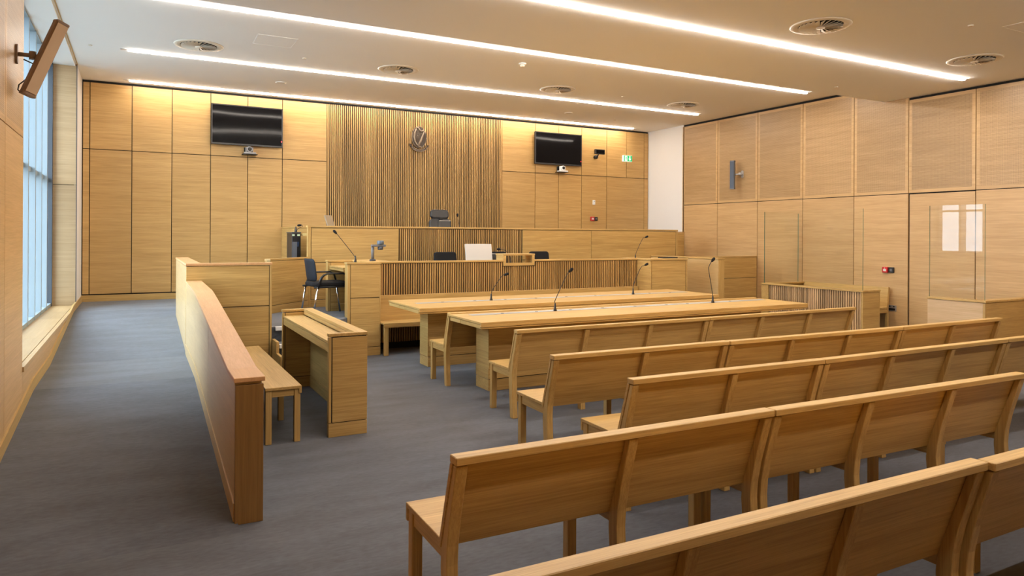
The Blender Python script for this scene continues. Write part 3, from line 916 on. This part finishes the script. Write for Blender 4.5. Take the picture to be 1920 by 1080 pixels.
# ------------------------------------------------------------------ judge's bench
JY, JX0, JX1, JZ = 11.2, 2.35, 9.85, 1.82
t = thing('judge_bench', (6.1, JY, PZ), 'long raised oak judge bench with slatted centre below the emblem', 'judge bench')
for a, b in ((2.405, 3.84), (6.19, 7.70), (7.70, 9.80)):
    each('front_panel', OX, t, [(a + .003, b - .003, JY, JY + .03, 1.245, 1.782), (a + .003, b - .003, JY, JY + .03, PZ + .12, 1.235)], .002)
m = MB(); m.box(2.38, 9.82, JY + .026, JY + .05, PZ, 1.79); m.build('core', DARK, t)
m = MB(); slats(m, 3.85, 6.18, PZ + .12, 1.782, JY + .011, .016, .0365, .0206); m.build('slat_panel', SLAT, t)
B(2.36, 9.83, JY - .003, JY + .03, PZ, PZ + .112).build('plinth', OX, t, .002)
each('end_stile', OZ, t, [(JX0, 2.40, JY - .004, JY + .07, PZ, 1.79), (9.805, JX1, JY - .004, JY + .07, PZ, 1.79)], .002)
m = MB(); m.box(JX0 - .004, JX1 + .004, JY - .012, JY + .10, 1.792, JZ); m.build('cap', OX, t, .003)
B(2.40, 9.80, JY + .06, JY + .75, 1.66, 1.70).build('desktop', OX, t, .002)
m = MB(); m.box(9.80, 9.85, JY + .071, JY + .75, 1.0, 1.79); m.build('side_panel', OY, t, .002)
# side walls of the dais
t = thing('dais_screen', (2.40, 13., PZ), 'plain oak screen closing the judge dais behind the black cabinet', 'screen')
m = MB(); m.box(2.38, 2.42, 12.45, YB - .03, PZ, 1.788); m.build('side_panel', OY, t, .002)
m = MB(); m.box(2.43, 2.72, 12.36, 12.40, PZ, 1.788); m.build('front_panel', OX, t, .002)
m = MB()
for i in range(5): m.box(2.372, 2.381, 12.55 + i * .09, 12.60 + i * .09, 1.14, 1.42)
m.build('vent_grille', DKGREY, t)
slab('cap', OX, t, [(2.372, 12.35), (2.72, 12.35), (2.72, 12.41), (2.43, 12.41), (2.43, YB - .03), (2.372, YB - .03)], 1.792, 1.815, .002)
t = thing('dais_end_screen', (10.45, 12.4, PZ), 'oak screen between judge bench and white plaster pier', 'screen')
m = MB(); m.box(9.92, XR - .012, 12.34, 12.368, PZ, 1.765); m.build('front_panel', OX, t, .002)
m = MB(); m.box(9.92, XR - .012, 12.335, 12.39, 1.768, 1.79); m.build('cap', OX, t, .002)

# things on the judge's dais
t = thing('black_cabinet', (2.36, 12.0, PZ), 'tall black equipment cabinet with two pale green labels by the judge bench', 'cabinet')
m = MB(); m.box(2.235, 2.375, 11.85, 12.30, PZ, 1.70); m.build('body', BLACKP, t, .004)
t2 = MB().box(2.245, 2.315, 11.842, 11.85, 1.25, 1.56); t2.build('front_panel', GREYPL, t)
each('label_plate', LABEL, t, [(2.238, 2.275, 11.838, 11.85, 1.655, 1.685), (2.318, 2.358, 11.838, 11.85, 1.655, 1.685)])
m = MB(); m.box(2.322, 2.34, 11.838, 11.85, 1.48, 1.56); m.build('handle', principled('blue_handle', (.03, .06, .14), .4), t)
m = MB(); m.box(2.23, 2.38, 11.845, 12.31, 1.701, 1.72); m.build('lid', DKGREY, t, .003)
gooseneck([(2.325, 12.0, 1.722), (2.36, 11.97, 1.78), (2.42, 11.95, 1.815), (2.40, 11.9, 1.835), (2.37, 11.9, 1.832)], 'gooseneck microphone bowed over the black cabinet', thin=.004)

def swivel_chair(x, y, z, label):
    t = thing('judge_chair', (x, y, z), label, 'chair')
    MB().rbox((x, y + .28, z + .745), (.225, 0, 0), (0, .04, .262), (0, .04, -.006), r=.10).build('backrest', LEATHER, t, .03, 4)
    MB().rbox((x, y + .33, z + 1.085), (.19, 0, 0), (0, .012, .092), (0, .035, -.004), r=.07).build('headrest', LEATHER, t, .03, 4)
    MB().rbox((x, y, z + .50), (.25, 0, 0), (0, .25, 0), (0, 0, .045), r=.08).build('seat', LEATHER, t, .02, 3)
    each('armrest', BLACKP, t, [(x + s * .30 - .03, x + s * .30 + .03, y - .12, y + .18, z + .68, z + .705) for s in (-1, 1)], .008)
    m = MB()
    for s in (-1, 1):
        m.tube([(x + s * .30, y + .02, z + .68), (x + s * .29, y + .02, z + .52), (x + s * .2, y + .02, z + .46)], .016)
    m.box(x - .03, x + .03, y + .22, y + .30, z + .44, z + 1.02)
    m.build('frame', BLACKP, t)
    MB().lathe([(.028, .09), (.028, .455)], (x, y, z), n=16).build('column', CHROME, t)
    m = MB()
    for k in range(5):
        a = 2 * math.pi * k / 5 + .3
        m.tube([(x, y, z + .10), (x + .30 * math.cos(a), y + .30 * math.sin(a), z + .065)], [.03, .016])
    m.build('star_base', BLACKP, t)
    for k in range(5):
        a = 2 * math.pi * k / 5 + .3
        q = Vector((x + .30 * math.cos(a), y + .30 * math.sin(a), z + .03))
        MB().lathe([(.03, -.02), (.03, .02)], q, (-math.sin(a), math.cos(a), 0), 14).build('caster', BLACKP, t)
swivel_chair(5.15, 12.32, 1.0, 'black leather high back judge chair under the bronze emblem')

def laptop_screen(name, c, w, h, tilt, yaw, label, cat, cover, frame, group=None, stand=0., bez=None):
    """monitor: panel centred at c, leaning back by tilt, its screen turned away from the public"""
    c = Vector(c)
    t = thing(name, (c.x, c.y, c.z - h - stand), label, cat, group)
    rz = Matrix.Rotation(yaw, 3, 'Z')
    up = rz @ Vector((0, -math.sin(tilt), math.cos(tilt)))
    rt = rz @ Vector((1, 0, 0))
    nr = rt.cross(up)                       # faces the public
    MB().rbox(c, rt * w, up * h, nr * .012, r=.012).build('housing', cover, t, .003)
    MB().obox(c - nr * .013, rt * (w - .012), up * (h - .012), nr * .002).build('screen', SCREEN, t)
    b = Vector((c.x, c.y, c.z - h - stand))
    m = MB()
    m.tube([b + Vector((0, .02, .01)), c - up * h * .3 - nr * .0], .014)
    m.box(b.x - .09, b.x + .09, b.y - .06, b.y + .10, b.z, b.z + .012)
    m.build('stand', frame, t)
    return t
laptop_screen('monitor', (4.865, 11.70, 1.865), .115, .078, R(-12), R(-4), 'small dark monitor edge in front of the judge chair', 'monitor', BLACKP, BLACKP, 'monitors on the desks', .08)
laptop_screen('monitor', (2.83, 11.78, 1.90), .085, .11, R(-22), R(35), 'tan backed monitor tilted at the end of the judge bench', 'monitor', principled('tan_monitor_back', (.26, .20, .125), .5), DKGREY, 'monitors on the desks', .08)
gooseneck([(5.235, 11.88, 1.702), (5.238, 11.89, 1.86), (5.212, 11.9, 2.0), (5.21, 11.9, 2.045)], 'slim gooseneck microphone standing beside the judge chair')

# ------------------------------------------------------------------ clerk bench
CY, CX0, CX1, CZ = 9.80, 3.05, 7.71, 1.297
t = thing('clerk_bench', (5.4, CY, 0), 'long oak clerk bench with slatted front behind the counsel tables', 'clerk bench')
LX0, LX1, LZ0 = 5.07, 5.63, 1.205
m = MB()
slats(m, CX0 + .005, CX1 - .01, .80, 1.262, CY, .016, .0372, .0208, zfun=lambda c: LZ0 - .012 if LX0 - .014 < c < LX1 + .014 else 1.262)
m.build('slat_panel', SLAT, t)
m = MB(); m.box(CX0, CX1, CY + .015, CY + .07, .45, 1.20); m.box(CX0, LX0, CY + .015, CY + .07, 1.20, 1.27); m.box(LX1, CX1, CY + .015, CY + .07, 1.20, 1.27); m.box(CX0, CX1, CY + .22, CY + .235, .0, .45); m.box(CX0, CX1, CY + .07, CY + .235, .45, .46); m.build('core', DARK, t)
m = MB(); slats(m, CX0 + .005, CX1 - .01, .10, .44, CY + .18, .042, .0372, .0215); m.build('lower_slat_panel', SLAT, t)
each('cap', OX, t, [(CX0 - .005, LX0 - .004, CY - .012, CY + .10, 1.270, CZ), (LX1 + .006, CX1 - .002, CY - .012, CY + .10, 1.270, CZ)], .003)
B(3.27, 7.4, CY + .255, CY + .72, 1.17, 1.20).build('desktop', OX, t, .002)
each('leg_panel', OY, t, [(3.3, 3.34, CY + .11, CY + .5, PZ, 1.168), (7.36, 7.4, CY + .11, CY + .5, PZ, 1.168)])
# seat fixed along the front of the clerk bench
t = thing('fixed_bench', (5.4, 9.5, 0), 'long oak seat fixed against the slatted clerk bench front', 'bench')
m = MB(); m.prism([(9.405, .455), (9.735, .455), (9.735, .432), (9.428, .432), (9.428, .390), (9.405, .390)], 'x', CX0 - .032, CX1 - .02); m.build('seat', OX, t, .003)
B(CX0 - .02, CX1 - .02, 9.745, 9.790, .40, .812).build('backrest', OX, t, .003)
for i in range(7):
    x = CX0 - .022 + i * .755
    B(x, x + .06, 9.412, 9.462, 0, .431).build('leg', OZ, t, .003)

# reading frame let into the clerk bench front
t = thing('reading_stand', ((LX0 + LX1) / 2, CY, LZ0), 'open oak reading stand let into the slatted clerk bench', 'lectern')
LZ1 = 1.392
m = MB(); m.box(LX0, LX1, CY - .02, CY + .02, LZ0, LZ0 + .045); m.box(LX0, LX0 + .045, CY - .02, CY + .02, LZ0 + .045, LZ1 - .028); m.box(LX1 - .045, LX1, CY - .02, CY + .02, LZ0 + .045, LZ1 - .028)
m.build('front_frame', OX, t, .002)
each('side_panel', OY, t, [(LX0, LX0 + .03, CY + .021, CY + .24, LZ0, LZ1 - .028), (LX1 - .03, LX1, CY + .021, CY + .24, LZ0, LZ1 - .028)], .002)
B(LX0 + .031, LX1 - .031, CY + .021, CY + .24, LZ0, LZ0 + .025).build('shelf', OX, t)
B(LX0 - .006, LX1 + .004, CY - .025, CY + .25, LZ1 - .027, LZ1).build('top', OX, t, .003)

# ------------------------------------------------------------------ clerk end desk (open towards the armchair)
t = thing('clerk_end_desk', (2.8, 9.6, 0), 'tall oak end desk beside the black armchair with microphone and visualiser', 'desk')
each('front_panel', OX, t, [(2.59, 2.998, 9.56, 9.60, .122, .800), (2.59, 2.998, 9.56, 9.60, .810, 1.268)], .002)
m = MB(); m.box(2.545, 2.583, 9.56, 9.70, .0, 1.268); m.build('edge_stile', OZ, t, .002)
m = MB(); m.box(2.998, 3.016, 9.56, 9.79, .122, 1.268); m.build('corner_stile', OZ, t, .002)
B(2.58, 3.010, 9.575, 9.69, .0, 1.265).build('core', DARK, t)
B(2.58, 3.016, 9.557, 9.60, 0, .115).build('plinth', OX, t, .002)
B(2.545, 3.25, 10.50, 10.54, PZ + .115, 1.268).build('rear_panel', OX, t, .002)
B(2.545, 3.25, 10.50, 10.54, PZ, PZ + .107).build('plinth', OX, t, .002)
B(2.50, 2.54, 10.50, 10.63, PZ, 1.268).build('edge_stile', OZ, t, .002)
B(2.52, 2.86, 9.705, 10.495, 1.200, 1.222).build('desktop', OX, t, .002)
B(2.522, 2.55, 9.705, 10.495, 1.166, 1.196).build('apron', OY, t, .002)
B(2.87, 3.04, 9.705, 10.495, 1.19, 1.268).build('back_ledge', OY, t, .002)
B(2.862, 2.885, 9.705, 10.495, PZ, 1.188).build('modesty_panel', OY, t)
slab('rim', OX, t, [(2.535, 9.552), (3.022, 9.552), (3.022, 9.70), (3.04, 9.70), (3.04, 9.905), (3.25, 9.905), (3.25, 10.635), (2.495, 10.635), (2.495, 10.49), (2.865, 10.49), (2.865, 9.70), (2.535, 9.70)], 1.272, 1.299, .003)
gooseneck([(2.675, 9.64, 1.30), (2.672, 9.645, 1.37), (2.45, 9.72, 1.675), (2.418, 9.73, 1.712)], 'long gooseneck microphone leaning out over the clerk end desk')
t = thing('document_camera', (3.04, 9.9, 1.299), 'dark grey document camera on an arm on the end desk ledge', 'document camera')
m = MB().lathe([(.045, 0), (.045, .02), (.03, .026), (.026, .028)], (3.03, 10.0, 1.299), n=20); m.build('base', DKGREY, t)
MB().tube([(3.03, 10.0, 1.32), (3.03, 10.0, 1.515)], .022, 14).build('column', GREYPL, t)
m = MB().obox((3.11, 9.98, 1.523), (.105, -.01, 0), (.003, .03, 0), (0, 0, .016)); m.build('arm', GREYPL, t, .006)
m = MB().lathe([(.045, .0), (.05, .01), (.05, .055), (.042, .062)], (3.14, 9.98, 1.535), n=20); m.build('camera_head', principled('blue_grey_plastic', (.10, .125, .16), .4), t)
MB().lathe([(.03, -.05), (.04, -.045), (.04, 0)], (3.14, 9.98, 1.51), n=20).build('lens', DKGREY, t)

# visitor armchair facing the end desk
def arm_chair(x, y, z, label):
    t = thing('armchair', (x, y, z), label, 'chair')
    m = MB()
    rows = [(.005, .47), (-.012, .60), (-.022, .70), (-.04, .79)]
    cols = [-.21, -.11, 0, .11, .21]
    vs = []
    for dx, h in rows:
        for c_ in cols:
            k = 1 - .06 * (h - .47) * abs(c_) / .21
            vs.append((x - .205 + dx - .03 * (1 - (c_ / .21) ** 2), y + c_ * k, z + h))
    nb_ = len(cols)
    fs = [(i * nb_ + j, i * nb_ + j + 1, (i + 1) * nb_ + j + 1, (i + 1) * nb_ + j) for i in range(len(rows) - 1) for j in range(nb_ - 1)]
    m.add(vs, fs, 0, True)
    o = m.build('backrest', BLACKM, t)
    s = o.modifiers.new('thick', 'SOLIDIFY'); s.thickness = .028
    s = o.modifiers.new('soft', 'SUBSURF'); s.levels = 2; s.render_levels = 2
    MB().rbox((x - .0, y, z + .435), (.235, 0, 0), (0, .235, 0), (0, 0, .034), r=.10).build('seat', BLACKF, t, .025, 3)
    for s in (-1, 1):
        m = MB()
        m.tube([(x - .195, y + s * .25, z + .385), (x - .155, y + s * .255, z + .53), (x - .125, y + s * .255, z + .565), (x - .08, y + s * .255, z + .585), (x + .12, y + s * .255, z + .583), (x + .17, y + s * .255, z + .56), (x + .215, y + s * .25, z + .40)], [.017, .017, .015, .013, .013, .013, .012], 10)
        m.build('armrest', BLACKP, t)
    for sx, sy in ((-1, -1), (-1, 1), (1, -1), (1, 1)):
        m = MB()
        if sx < 0: m.tube([(x - .20, y + sy * .25, z + .40), (x - .255, y + sy * .25, z + .005)], .012, 10)
        else: m.tube([(x + .205, y + sy * .25, z + .40), (x + .255, y + sy * .25, z + .005)], .012, 10)
        m.build('leg', CHROME, t)
    m = MB()
    for sy in (-1, 1): m.tube([(x - .24, y + sy * .24, z + .40), (x + .22, y + sy * .24, z + .40)], .012)
    m.build('seat_frame', BLACKP, t)
    return t
ac = arm_chair(2.395, 10.09, PZ, 'black mesh armchair with chrome legs at the clerk end desk')
ac.scale = (1.14, 1., 1.02); ac.rotation_euler = (0, 0, R(7))

# clerks' chairs and monitors, seen above the bench
def task_chair(x, y, z, w, label):
    t = thing('task_chair', (x, y, z), label, 'chair', 'black task chairs behind the clerk bench')
    MB().rbox((x, y + .24, z + .67), (w, 0, 0), (0, .03, .19), (0, .028, -.004), r=.05).build('backrest', BLACKF, t, .015, 2)
    MB().rbox((x, y, z + .44), (.23, 0, 0), (0, .22, 0), (0, 0, .035), r=.07).build('seat', BLACKF, t, .015, 2)
    B(x - .03, x + .03, y + .20, y + .235, z + .38, z + .66).build('back_bracket', BLACKP, t)
    MB().lathe([(.026, .08), (.026, .41)], (x, y, z), n=14).build('column', CHROME, t)
    m = MB()
    for k in range(5):
        a = 2 * math.pi * k / 5
        m.tube([(x, y, z + .09), (x + .27 * math.cos(a), y + .27 * math.sin(a), z + .03)], [.026, .018])
    m.build('star_base', BLACKP, t)
    return t
task_chair(4.537, 10.62, PZ, .20, 'black task chair top showing beside the white monitor, on the window side')
task_chair(5.486, 10.62, PZ, .205, 'black task chair top showing behind the small dark monitor')
task_chair(6.348, 10.62, PZ, .20, 'black task chair top showing beyond the reading stand')
laptop_screen('monitor', (4.825, 10.18, 1.408), .225, .137, R(-13), R(-5), 'white backed monitor standing above the clerk bench', 'monitor', principled('white_monitor_back', (.56, .54, .51), .45), WHITEPL, 'monitors on the desks', .07)
laptop_screen('monitor', (5.21, 10.23, 1.302), .14, .083, R(-10), R(0), 'small dark monitor with pale top edge beside the reading stand', 'monitor', BLACKP, WHITEPL, 'monitors on the desks', .018)
o = [ob for ob in bpy.data.objects if ob.type == 'EMPTY' and ob.get('label', '').startswith('small dark monitor with')][0]
B(5.075, 5.345, 10.205, 10.222, 1.379, 1.388).build('top_trim', STEEL, o)
o = [ob for ob in bpy.data.objects if ob.type == 'EMPTY' and ob.get('label', '').startswith('small dark monitor edge')][0]
B(4.755, 4.98, 11.688, 11.694, 1.936, 1.943).build('top_trim', STEEL, o)
gooseneck([(5.40, 10.16, 1.201), (5.385, 10.17, 1.34), (5.32, 10.18, 1.43), (5.245, 10.19, 1.457), (5.205, 10.195, 1.458)], 'gooseneck microphone bowed over the reading stand')

# ------------------------------------------------------------------ witness box
t = thing('witness_box', (8.1, 9.45, 0), 'oak witness box at the end of the slatted clerk bench', 'witness box')
m = MB(); m.box(CX1 + .03, 8.49, 9.44, 9.475, 0, 1.262); m.build('front_panel', OX, t, .002)
each('side_panel', OY, t, [(CX1, CX1 + .022, 9.44, 10.24, 0, 1.262), (8.50, 8.53, 9.44, 10.24, 0, 1.262)], .002)
B(CX1 + .02, 8.505, 9.45, 9.49, .0, 1.26).build('core', DARK, t)
slab('cap', OX, t, [(CX1 - .0, 9.43), (8.536, 9.43), (8.536, 10.25), (8.45, 10.25), (8.45, 9.80), (CX1 + .10, 9.80), (CX1 + .10, 10.25), (CX1, 10.25)], 1.268, 1.297, .003)
B(CX1 + .03, 8.49, 9.56, 10.23, 1.235, 1.262).build('desktop', OX, t, .002)
t = thing('witness_screen', (9.2, 10., 0), 'oak screen wall standing behind the witness box, end on', 'screen')
m = MB(); m.box(9.15, 9.16, 9.33, 11.19, PZ * 0, 1.268); m.build('side_panel', wood('oak_witness_side', 'Y', (.60, .42, .20), (.46, .30, .12)), t)
m = MB(); m.box(9.161, 9.30, 9.33, 11.19, PZ * 0, 1.268); m.build('end_panel', OZ, t, .002)
m = MB(); m.box(9.144, 9.306, 9.324, 11.19, 1.273, 1.299); m.build('cap', OY, t, .003)
t = thing('low_side_screen', (10.2, 10.2, 0), 'low oak screen joining the witness screen to the side wall', 'screen')
each('front_panel', OX, t, [(9.31, XR - .012, 10.2, 10.24, 0, .858), (9.31, XR - .012, 10.2, 10.24, .868, 1.268)], .002)
B(9.31, XR - .03, 10.212, 10.236, 0, 1.27).build('core', DARK, t)
m = MB(); m.box(9.308, XR - .008, 10.192, 10.25, 1.273, 1.296); m.build('cap', OX, t, .003)
gooseneck([(7.903, 10.10, 1.263), (7.908, 10.1, 1.36), (8.057, 10.1, 1.625), (8.105, 10.1, 1.653), (8.15, 10.1, 1.67)], 'gooseneck microphone standing in the witness box')
o = MB().rbox((8.30, 9.69, 1.307), (.16, 0, 0), (0, .09, 0), (0, 0, .0095), r=.02).build('tablet', BLACKP)
tag(o, 'flat black tablet lying on the witness box ledge', 'tablet')

# ------------------------------------------------------------------ glazed dock
DX, DY0, DY1, DZ = 10.0, 7.10, 9.12, .85
t = thing('dock', (DX, DY0, 0), 'slatted oak dock with glass screens against the side wall', 'dock')
m = MB(); slats(m, DY0 + .03, DY1 - .17, .0, DZ - .032, DX + .01, .018, .041, .025, plane='x'); m.build('slat_panel', wood('oak_dock_slat', 'Z', (.56, .37, .20), (.33, .19, .08), var=.32), t)
B(DX + .027, DX + .06, DY0 + .02, DY1 - .1, 0, DZ - .03).build('core', DARK, t)
each('end_panel', OX, t, [(DX + .002, DX + .40, DY0, DY0 + .028, 0, DZ - .032), (DX, DX + .022, DY1 - .16, DY1, 0, DZ - .032)], .002)
m = MB(); m.box(DX + .402, DX + .425, DY0, DY0 + .07, 0, DZ - .032); m.build('edge_stile', OZ, t, .002)
m = MB(); m.box(DX + .022, XR - .02, DY1 - .045, DY1, 0, DZ - .032); m.build('far_panel', OX, t)
slab('cap', OY, t, [(DX - .012, DY0 - .008), (DX + .43, DY0 - .008), (DX + .43, DY0 + .10), (DX + .13, DY0 + .10), (DX + .13, DY1 - .10), (XR - .015, DY1 - .10), (XR - .015, DY1 + .006), (DX - .012, DY1 + .006)], DZ - .028, DZ, .003)
def pane_x(x, y0, y1, z0, z1, parent):
    """glass sheet facing -X with greenish polished edges"""
    m = MB(); m.box(x, x + .012, y0, y1, z0, z1)
    m.m = [1, 1, 1, 0, 1, 0]
    return m.build('glass_pane', [GLASS, GREENEDGE], parent)
pane_x(DX + .03, 7.125, 9.085, DZ - .004, 2.135, t)
m = MB(); m.box(DX + .05, 10.93, 9.09, 9.102, DZ - .004, 2.12); m.m = [1, 1, 0, 1, 0, 1]; m.build('glass_pane', [GLASS, GREENEDGE], t)
t = thing('dock_bench', (10.8, 8.2, 0), 'oak bench inside the glazed dock along the side wall', 'bench')
m = MB(); m.prism([(10.62, .505), (10.62, .53), (10.95, .53), (10.95, .505)], 'y', 7.32, 8.98); m.box(10.62, 10.645, 7.32, 8.98, .46, .505); m.build('seat', OY, t, .002)
m = MB(); m.prism([(10.945, .50), (10.925, .50), (10.965, .86), (10.988, .86)], 'y', 7.32, 8.98); m.build('backrest', OY, t, .002)
for y in (7.32, 8.12, 8.92):
    B(10.64, 10.685, y, y + .05, 0, .504).build('leg', OZ, t, .002)
    MB().prism([(10.95, 0), (10.99, 0), (10.97, .50), (11.005, .855), (10.985, .855), (10.945, .50)], 'y', y, y + .05).build('back_post', OZ, t, .002)
    B(10.69, 10.945, y + .01, y + .04, .44, .503).build('side_rail', OX, t)

# second glazed box near the side door
BX, BY0, BY1 = 9.90, 5.25, 6.02
t = thing('glazed_box', (BX, BY0, 0), 'plain oak box with one tall reflective glass screen near the side door', 'dock')
m = MB(); m.box(BX, BX + .028, BY0 + .03, BY1, 0, DZ - .032); m.build('side_panel', wood('oak_box_side', 'Y', (.62, .44, .26), (.48, .32, .16)), t, .002)
m = MB(); m.box(BX + .03, XR - .02, BY0, BY0 + .028, 0, DZ - .032); m.build('front_panel', OX, t, .002)
m = MB(); m.box(BX + .0, BX + .028, BY0 + .0, BY0 + .028, 0, DZ - .032); m.build('corner_stile', OZ, t)
slab('cap', OY, t, [(BX - .012, BY0 - .012), (XR - .02, BY0 - .012), (XR - .02, BY0 + .11), (BX + .13, BY0 + .11), (BX + .13, BY1 + .006), (BX - .012, BY1 + .006)], DZ - .028, DZ, .003)
B(BX + .02, BX + .05, BY0 + .02, BY1 - .005, 0, DZ - .03).build('core', DARK, t)
pane_x(BX + .03, 5.275, 6.015, DZ - .004, 2.135, t)

# ground outside the window
struct(MB().box(-60, XL - .6, -40, 60, -3.2, -3.0).build('ground', principled('outdoor_paving', (.22, .22, .21), .9)))

# ------------------------------------------------------------------ light, world, camera
w = bpy.data.worlds.new('overcast'); SC.world = w
w.use_nodes = True
nt = w.node_tree
bg = nt.nodes['Background']
bg.inputs[0].default_value = (.78, .90, 1.0, 1)
bg.inputs[1].default_value = 7.6

cam = bpy.data.cameras.new('camera')
co = bpy.data.objects.new('camera', cam); COL.objects.link(co)
yaw, pitch, roll, f, cy = R(28.07), R(-.0258), R(.3116), 1317.13, 442.4
fw = Vector((math.sin(yaw) * math.cos(pitch), math.cos(yaw) * math.cos(pitch), math.sin(pitch)))
r0 = Vector((math.cos(yaw), -math.sin(yaw), 0)); u0 = r0.cross(fw)
r1 = r0 * math.cos(roll) + u0 * math.sin(roll); u1 = -r0 * math.sin(roll) + u0 * math.cos(roll)
M = Matrix((r1, u1, -fw)).transposed().to_4x4()
M.translation = (0, 0, 1.68)
co.matrix_world = M
cam.sensor_width = 36.0
cam.lens = 36.0 * f / 1920
cam.shift_y = (cy - 540) / 1920
cam.clip_start = .05
SC.camera = co

SC.view_settings.view_transform = 'Standard'
SC.view_settings.look = 'None'
SC.view_settings.gamma = 1
SC.view_settings.use_curve_mapping = False
SC.view_settings.exposure = .76
SC.cycles.use_denoising = True
SC.cycles.max_bounces = 10
SC.cycles.diffuse_bounces = 6
SC.cycles.transparent_max_bounces = 16
SC.cycles.sample_clamp_indirect = 8.0
SC.cycles.caustics_reflective = False
